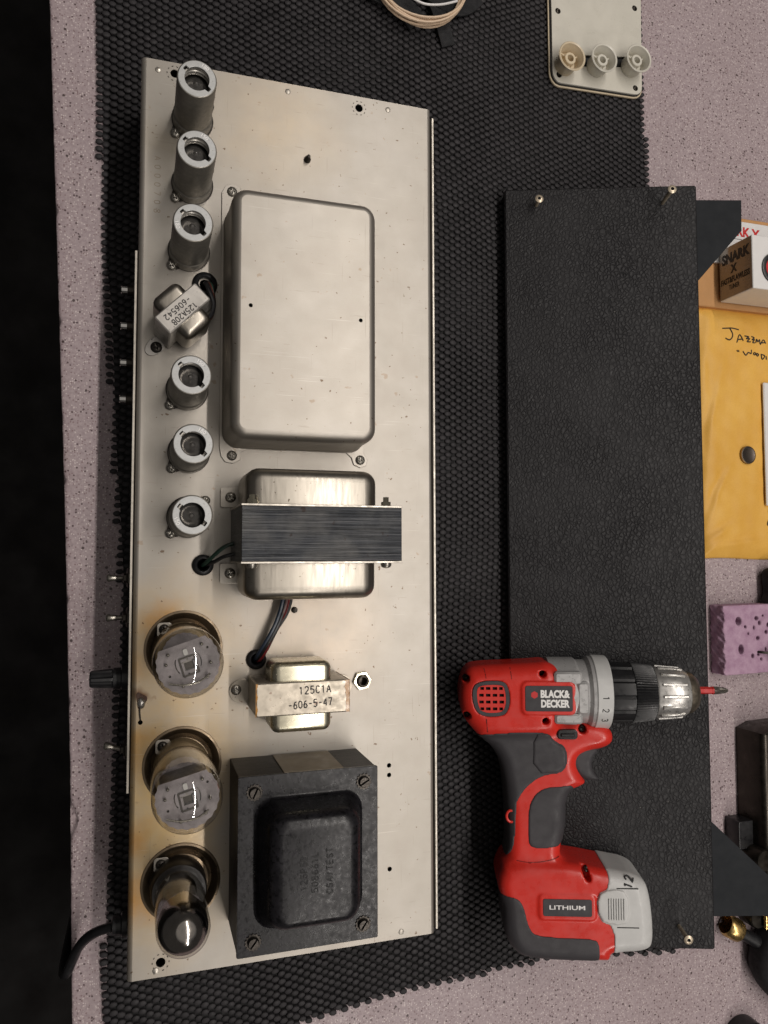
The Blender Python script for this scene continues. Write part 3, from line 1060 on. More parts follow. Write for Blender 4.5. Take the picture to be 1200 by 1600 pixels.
def output_transformer():
    v, f = box(57.4, 151.2, -34.3, -3.2, 71, 125, .25)
    o = put("output_transformer", v, f, MAT_LAM, ch)
    o["label"] = "large output transformer with a thick upright lamination stack and steel end bells"
    for y0, y1 in ((-35.6, -34.35), (-3.15, -1.9)):
        v, f = box(57.0, 151.4, y0, y1, 69.5, 125.4, .2)
        put("core_end_plate", v, f, EDGE, o)
    v, f = bell_y(60.8, 139.5, 73, 117.5, -1.95, 19.6)
    put("end_bell", v, f, STEELBELL, o)
    v, f = bell_y(60.2, 138.8, 73, 117.5, -35.55, -56.6)
    put("end_bell", v, f, STEELBELL, o)
    for x in (63.5, 142.5):
        for s, y in ((1, -1.85), (-1, -35.65)):
            pr = [(2.9, y), (2.9, y + s * 2.4), (1.7, y + s * 2.5), (1.7, y + s * 5.2), (.05, y + s * 5.4)] if s > 0 else [(3.2, y), (3.2, y - 1.2), (2.6, y - 2.4), (1.2, y - 3.0), (.05, y - 3.1)]
            v, f = lathe(pr, 6 if s > 0 else 14, (x, 0, 121.4), 'y')
            put("bolt", v, f, NICKEL if s > 0 else SCREWM, o, smooth=30)
    for y0, y1 in ((-1.0, 11.5), (-48.5, -35.9)):
        v, f = plate(rrect(8.5, 6.2, 1.4, 3, 59.5, (y0 + y1) / 2), (), 68.02, 69.4, .15)
        put("mounting_foot", v, f, EDGE, o)
        screw(o, 57.2, (y0 + y1) / 2, 69.4, SCREWM, s=1.05)
    for dx, m in ((0, WGREEN), (2.2, RUBBER)):
        v, f = tube([(41 + dx, -37, 60), (41 + dx, -36.6, 70), (45 + dx, -32.5 - dx, 78), (52, -26 - 2.6 * dx, 84), (60, -23 - 3 * dx, 86)], 1.25, 8)
        put("lead_wire", v, f, m, o)
    for dx, dy, m in ((0, 0, RUBBER), (1.5, -.8, WRED), (-1.3, .4, WBLUE), (.6, 1.2, WBROWN), (2.3, .6, RUBBER)):
        b = rnd.uniform(-.8, .8)
        v, f = tube([(74 + dx * .6, -96 + dy * .6, 58), (74.2 + dx * .7, -95.6 + dy, 70), (77 + dx, -90 + dy, 75 + b), (83 + dx + b, -78 + dy, 78 + b), (89 + dx * 1.3, -66 + dy, 78), (92 + dx * 1.3, -52 + dy, 77), (93 + dx, -40, 77)], 1.35, 8)
        put("lead_wire", v, f, m, o)
output_transformer()

def small_transformer(name, L, W, H, bl, bd, mat_strap, mat_bell, label, bh=None, z0=68.0):
    """strap-clamped choke: built on x=length, y=width about the origin; FRAME puts it in place"""
    h = L / 2
    w = W / 2
    v, f = box(-h, h, -w, w, z0 + .2, z0 + H, .7)
    o = put(name, v, f, mat_strap, ch)
    o["label"] = label
    for s in (1, -1):
        v, f = bell_y(-bl / 2, bl / 2, z0 + 5, z0 + H - 3.0, s * (w - .2), s * (w + bd), 5.0, min(4.6, bd * .5))
        put("end_bell", v, f, mat_bell, o)
    for s in (1, -1):
        P = [(s * (h - 1), w * .75), (s * (h + 7), w * .75), (s * (h + 11.5), w * .3), (s * (h + 11.5), -w * .3), (s * (h + 7), -w * .75), (s * (h - 1), -w * .75)]
        v, f = plate(chaikin(P, 2).tolist(), (), z0 + .05, z0 + 1.3, .15)
        put("mounting_tab", v, f, mat_strap, o)
    return o

def place_frame(x, y, ang):
    c, s = math.cos(ang), math.sin(ang)
    def fn(V):
        V = np.asarray(V, float)
        return np.stack([x + V[:, 0] * c - V[:, 1] * s, y + V[:, 0] * s + V[:, 1] * c, V[:, 2]], -1)
    return fn

FRAME = place_frame(96.8, -115.0, 0)
choke = small_transformer("choke", 55.6, 19.4, 36.0, 36.4, 11.0, STRAP, NICKEL, "pale strap-clamped choke printed 125C1A with amber varnish at one end")
v, f = box(27.85, 28.3, -9.6, 9.6, 70, 104.2, .15)
put("varnish_run", v, f, AMBER, choke)
ys_ = np.linspace(-9.5, 9.5, 14)
run = [(28.1, q) for q in ys_] + [(26.4 - 1.5 * abs(math.sin(q * .7 + 1)) * (.4 + .6 * (q > 2)), q) for q in ys_[::-1]]
v, f = plate(run, (), 104.02, 104.2)
put("varnish_run", v, f, AMBER, choke)
run = [(-28.0, q) for q in ys_[::-1]] + [(-27.2 + .5 * math.sin(q * .9), q) for q in ys_]
v, f = plate(run, (), 104.02, 104.16)
put("varnish_run", v, f, AMBER, choke)
FRAME = None
screw(choke, 61.6, -114.0, 69.3)
print_text("lettering", "125C1A", (103.8, -110.4, 104.0), (1, .02, 0), (-.02, 1, 0), 4.3, 20, INK, choke)
print_text("lettering", "-606-5-47", (101.0, -118.4, 104.0), (1, .05, 0), (-.05, 1, 0), 4.3, 27, INK, choke)

FRAME = place_frame(25.1, 111.8, math.radians(45))
rev = small_transformer("reverb_transformer", 31.8, 12.6, 36.0, 20.5, 9.0, STRAPDARK, STEELBELL, "small slanted reverb transformer printed 125A20B among the tube shields")
FRAME = None
screw(rev, 11.4, 96.6, 69.3, SCREWD, s=1.1)
dd, uu = np.array((-.7071, -.7071, 0)), np.array((.7071, -.7071, 0))
print_text("lettering", "125A20B", np.array((25.6, 111.3, 104.0)) + uu * 2.4 + dd * 1.6, dd, uu, 3.2, 18.5, INK, rev, sw=.3)
print_text("lettering", "-606542", np.array((25.6, 111.3, 104.0)) - uu * 2.4 + dd * 2.4, dd, uu, 3.2, 19.5, INK, rev, sw=.3)
for i, m in enumerate((RUBBER, RUBBER, WBROWN, WGREEN)):
    q = i * .9
    v, f = tube([(40 - q * .4, 139.5, 60), (40 + q, 138.8, 72), (41.5 + q, 133, 78 - q), (44.5 + q * .3, 124, 80 - 2 * q), (43 , 116, 82 - 3 * q), (38, 112, 84 - 3 * q)], 1.3, 8)
    put("lead_wire", v, f, m, rev)

def power_transformer():
    v, f = box(58.4, 139.2, -253.4, -155.8, 68.05, 111.4, .4)
    o = put("power_transformer", v, f, PTCORE, ch)
    o["label"] = "black enamelled power transformer with a domed bell and four slotted screws"
    v, f = plate(rrect(40.9, 49.4, 1.0, 3, 98.8, -204.6), (), 111.42, 113.2, .3)
    put("cover_flange", v, f, PTBLACK, o)
    R = []
    for t in np.linspace(0, 1, 5):        # concave foot, straight side, rounded shoulder
        d = 3.0 * (1 - math.sin(t * math.pi / 2))
        R.append((rrect(29.6 + d, 34.6 + d, 10 + d, 7, 98.6, -203.6), 113.0 + 3.0 * (1 - math.cos(t * math.pi / 2))))
    R.append((rrect(26.5, 31.6, 10, 7, 98.4, -202.6), 127.5))
    for t in np.radians(np.linspace(10, 90, 8)):
        d = 7.5 * (1 - math.cos(t))
        R.append((rrect(26.2 - d, 31.4 - d, max(3, 10 - d * .8), 7, 98.2, -202.4), 128.5 + 8.5 * math.sin(t)))
    v, f = loft(R, cap0=False)
    put("end_bell", v, f, PTBLACK, o, smooth=50)
    for x, y in ((67.2, -164.2), (131.0, -163.6), (67.0, -246.0), (130.6, -245.0)):
        P = []
        for i in range(28):
            r = 4.9 if i % 2 else 4.1
            a = 2 * math.pi * i / 28
            P.append((x + r * math.cos(a), y + r * math.sin(a)))
        v, f = plate(P, (), 113.2, 113.9, .1)
        w = put("star_washer", v, f, SCREWD, o)
        a = rnd.uniform(.3, 1.3)
        c, s = math.cos(a), math.sin(a)
        head = lathe([(3.3, 113.9), (3.3, 115.0), (2.9, 115.6)], 20, (x, y, 0))
        hv = np.array(head[0])
        slabs = []
        for sg in (1, -1):
            Q = [(math.cos(t) * 2.9, sg * max(.42, abs(math.sin(t)) * 2.9)) for t in np.linspace(.15, math.pi - .15, 12)]
            Q = [(x + p * c - q * s, y + p * s + q * c) for p, q in Q]
            slabs.append(plate(Q, (), 115.0, 116.2, .15))
        v, f = merge((hv, head[1]), *slabs)
        put("slotted_screw", v, f, SCREWD, o)
    v, f = box(84.5, 119.5, -155.85, -155.2, 70, 110.8, .1)
    put("paper_wrap", v, f, PAPERTAPE, o)
    d, u = (0, 1, 0), (-1, 0, 0)
    print_text("lettering", "125P5D", (90.8, -202.5, 137.0), d, u, 3.4, 19, PTINK, o, sw=.42)
    print_text("lettering", "508661L", (96.8, -202.5, 137.0), d, u, 3.4, 22, PTINK, o, sw=.42)
    print_text("lettering", "CSA/TEST", (105.0, -202.5, 137.0), d, u, 3.4, 25, PTINK, o, sw=.42)
power_transformer()

# =================================================================== TUBES
def shielded_tube(label, z0=69.75, H=45.0):
    t = thing("shielded_tube", label, "vacuum tube", (0, 0, z0), "small tubes in zinc shields along the chassis")
    base = z0
    prof = [(12.0, base), (12.0, base + 6.5), (11.3, base + 7.2), (11.3, base + H - .9), (11.0, base + H - .25), (10.4, base + H), (10.4, base + H - .6), (10.7, base + H - 1.2), (10.7, base + .5)]
    v, f = lathe(prof, 48)
    sh = put("shield", v, f, ZINC, t, smooth=35)
    # top ring with its bayonet notches
    n = 72
    hole = []
    for i in range(n):
        a = 2 * math.pi * i / n
        r = 7.0
        da = min(abs((a - math.radians(142) + math.pi) % (2 * math.pi) - math.pi), abs((a - math.radians(322) + math.pi) % (2 * math.pi) - math.pi))
        if da < .2:
            r = 9.3
        hole.append((r * math.cos(a), r * math.sin(a)))
    v, f = plate(circ(0, 0, 10.6, 48), [hole], base + H - 1.0, base + H + .05, .12)
    put("top_ring", v, f, ZINCTOP, sh, smooth=25)
    V, Fc = lathe([(9.3, base + 1), (9.5, base + 6), (9.5, base + 30), (8.6, base + 33.5), (5.5, base + 36), (2.6, base + 37.2), (1.3, base + 39), (.5, base + 41), (.05, base + 41.2)], 28)
    put("glass_envelope", V, Fc, TIPGLASS, t, smooth=60)
    a = np.linspace(0, 2 * math.pi * 2.6, 60)
    P = np.stack([8.4 * np.cos(a), 8.4 * np.sin(a), base + H - 9 + a / a.max() * 6.5], -1)
    v, f = tube(P, .75, 6, smooth=False)
    put("hold_down_spring", v, f, SPRING, t)
    return t

def clone(root, loc):
    r = root.copy()
    COL.objects.link(r)
    r.location = Vector(loc) * S
    for c in root.children:
        k = c.copy()
        COL.objects.link(k)
        k.parent = r
        for g in c.children:
            q = g.copy()
            COL.objects.link(q)
            q.parent = k
    return r

LAB = ["zinc-shielded small tube in the corner of the chassis beside the crimped hole",
       "tall zinc tube shield between the corner tube and the row's third shield",
       "zinc-shielded small tube just above the slanted reverb transformer's black grommet",
       "zinc tube shield partly covering the foot of the slanted reverb transformer",
       "zinc-shielded small tube level with the capacitor can's lower flange screws",
       "zinc tube shield beside the black grommet, with both flange screws showing"]
proto = shielded_tube(LAB[0])
roots = [proto]
for i in range(1, 6):
    roots.append(clone(proto, (0, 0, 69.75)))
for i, (o, (x, y)) in enumerate(zip(roots, SMALL)):
    o.location = Vector((x, y, 69.75)) * S
    o.rotation_euler = (0, 0, rnd.uniform(-.12, .12))
    o["label"] = LAB[i]
    ORG[o] = np.array((x, y, 69.75))
    sh = [c for c in o.children if c.name.startswith("shield")][0]
    ORG[sh] = ORG[o]
    a = math.radians(200 if i in (2, 5) else 62)
    if True:
        ca, sa = math.cos(a), math.sin(a)
        flip = -1 if i in (2, 5) else 1
        print_text("embossed_digits", "150" if i % 2 else "180", (x + 8.9 * ca, y + 8.9 * sa, 114.8), (sa * flip, -ca * flip, 0), (ca * flip, sa * flip, 0), 2.0, 4.8, WHITEINK, sh, sw=.2)

def serrated(r, flat, n=88):
    P = []
    for i in range(n):
        a = 2 * math.pi * i / n
        rr = r * (1 + (.013 if (i // 2) % 2 else -.013))
        x, y = rr * math.cos(a), rr * math.sin(a)
        if y > flat:
            y = flat
        P.append((x, y))
    return P

def power_tube(label):
    t = thing("power_tube", label, "vacuum tube", (0, 0, 66.8), "two stout clear-glass power tubes")
    v, f = lathe([(15.9, 66.8), (16.3, 69), (16.3, 88), (15.5, 91), (10, 91)], 40, cap0=True)
    put("tube_base", v, f, TBASE, t)
    def env(r, top, o):
        P = [(o * 14.6, 91 + (1 - o) * 20), (r - .6, 95), (r, 100), (r, top - 15)]
        for k in np.radians(np.linspace(3, 88, 40)):
            P.append((r * math.cos(k), top - 15 + 15 * math.sin(k)))
        P.append((.03, top))
        return P
    outer = env(18.4, 148, 1)
    inner = env(17.4, 147, .97)[1:]
    v, f = lathe(outer, 128)
    put("glass_envelope", v, f, MAT_GLASS, t, smooth=60)
    arcs = []
    for s in (1, -1):
        A = [(s * (6.6 + 2.0 * math.cos(q)), 4.2 * math.sin(q)) for q in np.linspace(-1.1, 1.1, 9)]
        B = [(s * (7.2 + 2.0 * math.cos(q)), 4.2 * math.sin(q)) for q in np.linspace(1.1, -1.1, 9)]
        arcs.append([(x - s * 2.2, y) for x, y in A + B])
    cut = [(-2.6, -3.6), (2.6, -3.6), (2.6, .6), (3.3, .6), (3.3, 1.4), (.5, 1.4), (.5, 2.6), (-.5, 2.6), (-.5, 1.4), (-3.3, 1.4), (-3.3, .6), (-2.6, .6)]
    v, f = plate(serrated(16.4, 10.9), [cut, circ(-11.0, -3.6, .7, 10), circ(11.6, 4.6, .7, 10), circ(-3.6, 3.2, .45, 8), circ(-1.2, -5.4, .45, 8)] + arcs, 133.0, 133.35)
    o = put("mica_spacer", v, f, MICA, t, smooth=20)
    v, f = box(-2.4, 2.4, -3.4, .4, 129.6, 131.6, .2)
    put("cathode_stack", v, f, DARKSTEEL, o)
    v, f = plate(rrect(4.6, 5.2, .8, 3, 0, -1.4), [rrect(3.6, 4.3, .5, 3, 0, -1.4)], 133.36, 134.0, .1)
    put("clamp_frame", v, f, DARKSTEEL, o)
    for px_, py_ in ((-11.0, 3.0), (11.0, -3.4), (-6.0, -10.5), (7.2, -10.2), (-8.5, 7.6), (9.4, 7.4)):
        v, f = lathe([(.8, 133.3), (.8, 135.6), (.4, 136.0), (.05, 136.0)], 10, (px_, py_, 0))
        put("support_rod", v, f, SCREWM, o)
    v, f = tube([(-12.5, -6.5, 136.5), (-6, -9.5, 137.2), (2, -10.6, 137.2), (9, -8.6, 136.8)], .55, 8)
    put("getter_wire", v, f, SCREWM, o)
    v, f = plate(rrect(1.2, 1.7, .8, 4, 0.2, 6.0), (), 133.3, 134.1, .2)
    put("getter_tab", v, f, LIGHTP, o)
    v, f = loft([(rrect(13.0, 6.8, 4, 5), 98.0), (rrect(13.0, 6.8, 4, 5), 131.5)])
    put("anode", v, f, ANODE, t)
    v, f = plate(serrated(12.6, 20), (), 99.0, 99.4)
    put("mica_spacer", v, f, MICA, t, smooth=20)
    return t
pt1 = power_tube("clear-glass power tube with a grey mica top, in scorched metal beside the fuse cap")
pt2 = clone(pt1, (0, 0, 66.8))
pt2["label"] = "clear-glass power tube standing between its twin and the dark-domed rectifier tube"
pt1.location = Vector((POWER[0][0], POWER[0][1], 66.8)) * S
pt1.rotation_euler = (0, 0, math.radians(18))
pt2.location = Vector((POWER[1][0], POWER[1][1], 66.8)) * S
pt2.rotation_euler = (0, 0, math.radians(14))

def rectifier():
    t = thing("rectifier_tube", "slim rectifier tube with a dark mirrored dome near the chassis corner", "vacuum tube", (0, 0, 66.8))
    v, f = lathe([(15.9, 66.8), (16.2, 69), (16.2, 79), (15.2, 81.5), (10, 81.5)], 40, cap0=True)
    put("tube_base", v, f, DBASE, t)
    def env(r, top):
        P = [(r - .6, 81.6), (r, 85), (r, top - 14)]
        for k in np.radians(np.linspace(3, 88, 40)):
            P.append((r * math.cos(k), top - 14 + 14 * math.sin(k)))
        P.append((.03, top))
        return P
    outer, inner = env(14.1, 141), env(13.3, 140)
    v, f = lathe(outer, 128)
    put("glass_envelope", v, f, MAT_GLASS, t, smooth=60)
    P = [(13.1, 116)]
    for k in np.radians(np.linspace(0, 87, 24)):
        P.append((13.1 * math.cos(k), 126 + 13.2 * math.sin(k)))
    P.append((.03, 139.2))
    v, f = lathe(P, 96)
    V = np.array(v)
    low = V[:, 2] < 117
    a = np.arctan2(V[:, 1], V[:, 0])
    V[low, 2] += 2.2 * np.sin(a[low] * 3) + 1.2 * np.sin(a[low] * 7 + 1)
    put("getter_flash", V, f, GETTER, t, smooth=60)
    v, f = plate(serrated(12.2, 20, 48), (), 112.0, 112.4)
    put("mica_spacer", v, f, MICA, t, smooth=20)
    v, f = loft([(rrect(9.0, 5.0, 3, 4), 86.0), (rrect(9.0, 5.0, 3, 4), 111.8)])
    put("anode", v, f, ANODE, t)
    t.location = Vector((POWER[2][0], POWER[2][1], 66.8)) * S
rectifier()

# =================================================================== TILTED BACK PANEL
TB = .3526
BO = np.array((276.5, 0, 14.0))
CB, SB = math.cos(TB), math.sin(TB)
def board_frame(V):
    V = np.asarray(V, float)
    return np.stack([BO[0] + V[:, 0] * CB - V[:, 2] * SB, V[:, 1], BO[2] + V[:, 0] * SB + V[:, 2] * CB], -1)

def tilted(name, label, cat, group=None):
    o = thing(name, label, cat, BO, group)
    o.rotation_euler = (0, -TB, 0)
    ORG[o] = np.zeros(3)
    return o

bd = tilted("back_panel", "black textured leathercloth-covered back panel propped at a slant beside the chassis", "panel")
v, f = box(0, 150.6, -326.0, 260.1, -11, 0, 1.2)
put("panel_board", v, f, MAT_TOLEX, bd)
v, f = plate([(112, 254.4), (189.8, 252.2), (189.3, 227.3), (155.0, 188.0), (112, 160)], (), -19.5, -11.2, .3)
put("cleat", v, f, CLEAT, bd, smooth=25)
v, f = plate([(112, -210), (154.7, -236.3), (205, -284), (205, -305.2), (157.3, -306.6), (112, -307)], (), -19.5, -11.2, .3)
put("cleat", v, f, CLEAT, bd, smooth=25)
v, f = plate([(128, -290), (140, -290), (140, 225), (128, 225)], (), -49.5, -11.2)
put("support_batten", v, f, CLEAT, bd, smooth=25)
def wood_screw(a, b, la, lb, L, r):
    """screw standing loose in its hole: base point, lean, height"""
    d = np.array((la, lb, L), float)
    p0 = np.array((a, b, -.5))
    v, f = tube([p0, p0 + d * .5, p0 + d * .93], [r * .42, r * .48, r * .5], 10, smooth=False)
    o = put("wood_screw", v, f, BRIGHTSCREW, bd)
    p1 = p0 + d * .93
    h = lathe([(r * .5, -1.6), (r, 0), (r, .4), (r * .75, .9), (r * .42, 1.0)], 16)
    hole = lathe([(r * .42, 1.0), (r * .3, .1), (.05, 0)], 4)
    z = d / np.linalg.norm(d)
    x = np.cross((0, 1, 0), z)
    x /= np.linalg.norm(x)
    y = np.cross(z, x)
    put("screw_head", np.array(h[0]) @ np.stack([x, y, z]) + p1, h[1], BRIGHTSCREW, o)
    put("driver_recess", np.array(hole[0]) @ np.stack([x, y, z]) + p1, hole[1], BLACKFLAT, o)
wood_screw(25.1, 246.5, 1.0, 1.2, 10, 3.3)
wood_screw(123.9, 246.0, 1.5, 2.0, 21, 3.4)
wood_screw(124.2, -309.0, .6, -1.0, 21, 3.3)

# =================================================================== CORDLESS DRILL
dr = tilted("cordless_drill", "red cordless drill with charcoal grip and silver chuck lying on the slanted black panel", "drill")
BARREL = [(-35.9,-113.0),(-27.5,-110.7),(-2.0,-109.6),(14.2,-108.6),(21.1,-107.7),(28.6,-110.4),(34.1,-115.9),(33.6,-154.8),(25.0,-161.7),(-2.6,-162.9),(-24.7,-162.1),(-28.8,-159.0),(-38.0,-148.1),(-40.7,-137.5),(-40.6,-125.5)]
HANDLE = [(-27.4,-159.2),(-13.5,-172.0),(-8.5,-189.0),(-6.9,-214.2),(-6.3,-242.5),(-12.0,-253.1),(31.8,-252.4),(30.1,-242.4),(34.6,-222.8),(34.4,-200.9),(50.5,-195.0),(47.0,-190.0),(42.5,-181.5),(45.5,-173.0),(68.6,-168.4),(69.7,-157.4),(60,-152),(26.3,-150.1)]
BATT = [(-8.6,-247.0),(-13.8,-257.0),(-14.8,-265.1),(-10.3,-276.3),(-10.5,-294.2),(-5.1,-306.6),(5.3,-313.5),(58.3,-314.2),(62.8,-314.1),(64.2,-307.8),(88.6,-306.4),(92.8,-298.8),(90.7,-268.6),(85.9,-256.6),(62.9,-252.5),(42.6,-248.8),(28.4,-247.3)]
G1 = [(-31.3,-159.9),(-0.9,-156.1),(22.2,-156.6),(26.0,-163.2),(35.8,-167.7),(34.9,-185.6),(16.5,-187.6),(4.8,-197.4),(0.0,-205.3),(-0.7,-208.8),(-1.3,-223.0),(-2.9,-240.8),(-10.6,-247.6),(-22.4,-247.8),(-21.8,-183.0),(-35.3,-160.6)]
G1P = [(11.2,-158.1),(22.2,-157.3),(25.6,-163.8),(35.1,-168.1),(34.4,-184.9),(10.8,-186.6)]
G2 = [(8.8,-205.4),(17.3,-196.3),(31.8,-195.0),(41.4,-194.2),(41.0,-218.0),(31.2,-236.5),(26.4,-237.7),(10.8,-238.6),(7.0,-235.1),(7.2,-218.5)]
G3 = [(-24.8,-268.9),(-3.4,-269.1),(2.5,-274.2),(5.9,-290.4),(11.7,-296.1),(50.6,-296.4),(54.6,-299.8),(55.0,-318.6),(-25.2,-318.4)]
GC = [(59.3,-241.0),(97.9,-240.4),(96.5,-312.1),(64.6,-312.8),(65.0,-288.3),(53.8,-284.1),(52.5,-266.6),(62.4,-261.8)]
BTN = [(53.0,-266.7),(62.2,-262.2),(74.4,-263.7),(75.1,-285.5),(63.5,-286.4),(54.4,-283.2)]
VENT = [(-32.4,-128.4),(-28.8,-121.0),(-11.1,-120.0),(-6.4,-123.9),(-5.1,-135.3),(-7.8,-143.2),(-13.1,-145.3),(-24.6,-145.4),(-30.2,-140.7)]
SLOT = [(43.2,-250.5),(45.0,-248.2),(47.4,-249.3),(49.6,-256.2),(49.0,-259.1),(46.0,-258.8)]
AX = -131.6     # axis of the barrel
AZ = 24.2
def build_drill():
    h = 1.0
    ox, oy, oz = -44.0, -318.0, -2.0
    x = np.arange(ox, 98, h)
    y = np.arange(oy, -102, h)
    z = np.arange(oz, 53.5, h)
    X, Y = np.meshgrid(x, y, indexing='ij')
    P2 = lambda P, it=2: sd_poly(chaikin(P, it), X, Y)
    barrel = sd_prism(P2(BARREL), z, AZ, 24.0, 13)
    handle = sd_prism(P2(HANDLE), z, AZ, 17.5, 9)
    batt = sd_prism(P2(BATT), z, AZ, 24.2, 9)
    body = smin(smin(barrel, handle, 5.0), batt, 6.0)
    zz = z[None, None, :]
    ext = lambda P, it=2: P2(P, it)[:, :, None]
    # raised frames round the name plates, recessed vent, screw wells, lock slot
    frame = np.maximum(np.maximum(ext(rrect(18.9, 11.6, 4, 5, 21.8, -132.2), 0), zz - AZ - 25.2), AZ - zz)
    frame2 = np.maximum(np.maximum(ext(rrect(19.6, 8.6, 3, 5, 32.6, -275.5), 0), zz - AZ - 25.3), AZ - zz)
    red = np.minimum(np.minimum(body, frame), frame2)
    vent = np.maximum(ext(VENT), AZ + 21.6 - zz)
    red = np.maximum(red, -vent)
    XX, YY = X[:, :, None], Y[:, :, None]
    WELLS = ((-36.0, -119.6, 2.7), (-35.3, -145.6, 2.7), (18.2, -115.6, 2.5), (19.7, -148.4, 2.5), (46.8, -155.6, 2.9))
    for wx, wy, r in WELLS:
        red = np.maximum(red, -np.maximum(np.hypot(XX - wx, YY - wy) - r, AZ + 9.0 - zz))
    red = np.maximum(red, -np.maximum(ext(SLOT), AZ + 14 - zz))
    # leave the motor bore open towards the gearbox side, the battery cap side solid
    hv, hf = nets(red, (ox, oy, oz), h)
    hs = put("housing", hv, hf, RED, dr, smooth=180, fix=False)
    def skin(name, P, off, mat, parent, it=2, base=None, only_top=False):
        s = np.maximum((body if base is None else base) - off, ext(P, it))
        s = np.maximum(s, -(body + 2.5))
        if only_top:
            s = np.maximum(s, AZ + 6 - zz)
        v, f = nets(s, (ox, oy, oz), h)
        return put(name, v, f, mat, parent, smooth=180, fix=False)
    g = skin("rear_grip", G1, .65, GRIP, dr)
    skin("grip_pad", G1P, 1.25, GRIP, g, 1, only_top=True)
    skin("front_grip", G2, .65, GRIP, dr)
    skin("battery_bumper", G3, .7, GRIP, dr)
    cap = skin("battery_cap", GC, .7, LIGHTP, dr, 1)
    # release button with ribs
    bt = skin("release_button", BTN, 1.9, LIGHTP, dr, 1, only_top=True)
    for i in range(7):
        q = 61.0 + i * 1.7
        v, f = box(q - .38, q + .38, -282.6, -268.4, AZ + 25.8, AZ + 26.9, .3)
        put("rib", v, f, LIGHTP, bt)
    for yy in (-262.0, -288.3):
        v, f = box(66.5, 81.5, yy - .35, yy + .35, AZ + 24.6, AZ + 25.02, .05)
        put("seam", v, f, BLACKFLAT, cap)
    # screws in the wells
    for wx, wy, r in WELLS:
        o = bpy.data.objects.new("screw", None)
        v, f = lathe([(2.2, AZ + 9.2), (2.2, AZ + 12.5), (1.6, AZ + 13.2), (.9, AZ + 12.4), (.05, AZ + 12.2)], 14, (wx, wy, 0))
        put("housing_screw", v, f, SCREWD, dr)
    v, f = lathe([(1.9, AZ + 14), (1.9, AZ + 18), (1.0, AZ + 18.6), (.05, AZ + 18.2)], 14, (47.6, -252.2, 0))
    put("housing_screw", v, f, SCREWD, dr)
    # vent: dark frame, black plate painting the shade inside, red lattice
    inner = chaikin([(-29.0,-127.6),(-26.6,-123.4),(-11.6,-122.9),(-9.0,-125.2),(-7.9,-135.0),(-9.8,-141.0),(-13.6,-142.6),(-23.4,-142.7),(-27.6,-139.2)], 2)
    v, f = plate(chaikin(VENT, 2).tolist(), [inner.tolist()], AZ + 20.5, AZ + 23.9, .3)
    vf = put("vent_frame", v, f, GRIP, dr)
    v, f = plate(inner.tolist(), (), AZ + 20.6, AZ + 21.8)
    put("vent_shade_plate", v, f, BLACKFLAT, vf)
    holes = []
    for i in range(4):
        for j in range(4):
            cx, cy = -25.4 + i * 4.75, -125.6 - j * 4.75
            w, hh = 1.6, 1.05
            if j in (0, 3) and i in (0, 3):
                w = 1.3
                cx += .5 if i == 0 else -.5
            holes.append([(cx - w, cy - hh), (cx + w, cy - hh), (cx + w, cy + hh), (cx - w, cy + hh)])
    v, f = plate(inner.tolist(), holes, AZ + 22.6, AZ + 24.0)
    put("vent_grille", v, f, RED, dr, smooth=20)
    # name plates
    v, f = plate(rrect(16.6, 8.9, 1.6, 4, 21.8, -132.2), (), AZ + 24.7, AZ + 25.6, .2)
    np1 = put("name_plate", v, f, GRIP, dr)
    zt = AZ + 25.6
    text("lettering", "BLACK&", (26.2, -128.9, zt), (1, 0, 0), (0, 1, 0), 5.6, WHITEINK, np1, width=20.5, bold=.05)
    text("lettering", "DECKER", (26.2, -135.6, zt), (1, 0, 0), (0, 1, 0), 5.6, WHITEINK, np1, width=20.0, bold=.05)
    v, f = plate([(11.6 + 2.6 * math.cos(math.radians(60 * i + 30)), -129.6 + 2.6 * math.sin(math.radians(60 * i + 30))) for i in range(6)], (), zt, zt + .15)
    put("hexagon_emblem", v, f, REDINK, np1, smooth=0)
    v, f = plate(rrect(16.8, 5.8, 1.4, 4, 32.6, -275.5), (), AZ + 24.9, AZ + 25.7, .2)
    np2 = put("battery_plate", v, f, GRIP, dr)
    text("lettering", "LITHIUM", (32.4, -275.2, AZ + 25.7), (1, 0, 0), (0, 1, 0), 2.9, WHITEINK, np2, width=24.5, bold=.015)
    top = np.where(body < .7, zz, -99.).max(2)
    def surf(px, py):
        fx, fy = (px - ox) / h, (py - oy) / h
        return float(top[int(round(fx)) - 1:int(round(fx)) + 2, int(round(fy)) - 1:int(round(fy)) + 2].mean()) + .75
    c2 = np.array((75.2, -257.9))
    dv, uv = np.array((.30, .95)), np.array((-.95, .30))
    z0 = surf(*c2)
    sl = [(surf(*(c2 + q * 2.5)) - surf(*(c2 - q * 2.5))) / 5.0 for q in (dv, uv)]
    print_text("lettering", "12", (c2[0], c2[1], z0 + .1), (dv[0], dv[1], sl[0]), (uv[0], uv[1], sl[1]), 5.6, 7.8, PTINK, cap, sw=.6)
    topb = np.where(body < 0, zz, -99.).max(2)
    def rawz(px, py):
        fx, fy = int(round((px - ox) / h)), int(round((py - oy) / h))
        return float(topb[fx - 1:fx + 2, fy - 1:fy + 2].mean()) + .55
    for line in ([(-23, -112.5), (-22.4, -115), (-22, -119)], [(-4.5, -111.5), (-4.2, -115), (-4, -119)], [(-1.5, -246.5), (8, -247.5), (20, -246.5), (29, -244.5)], [(-22, -147), (-21.6, -152), (-21, -157)]):
        P = spline(np.array([(a_, b_, 0) for a_, b_ in line]), 8)
        P[:, 2] = [rawz(a_, b_) for a_, b_ in P[:, :2]]
        v, f = tube(P, .28, 6, smooth=False)
        put("moulding_seam", v, f, SEAM, hs)
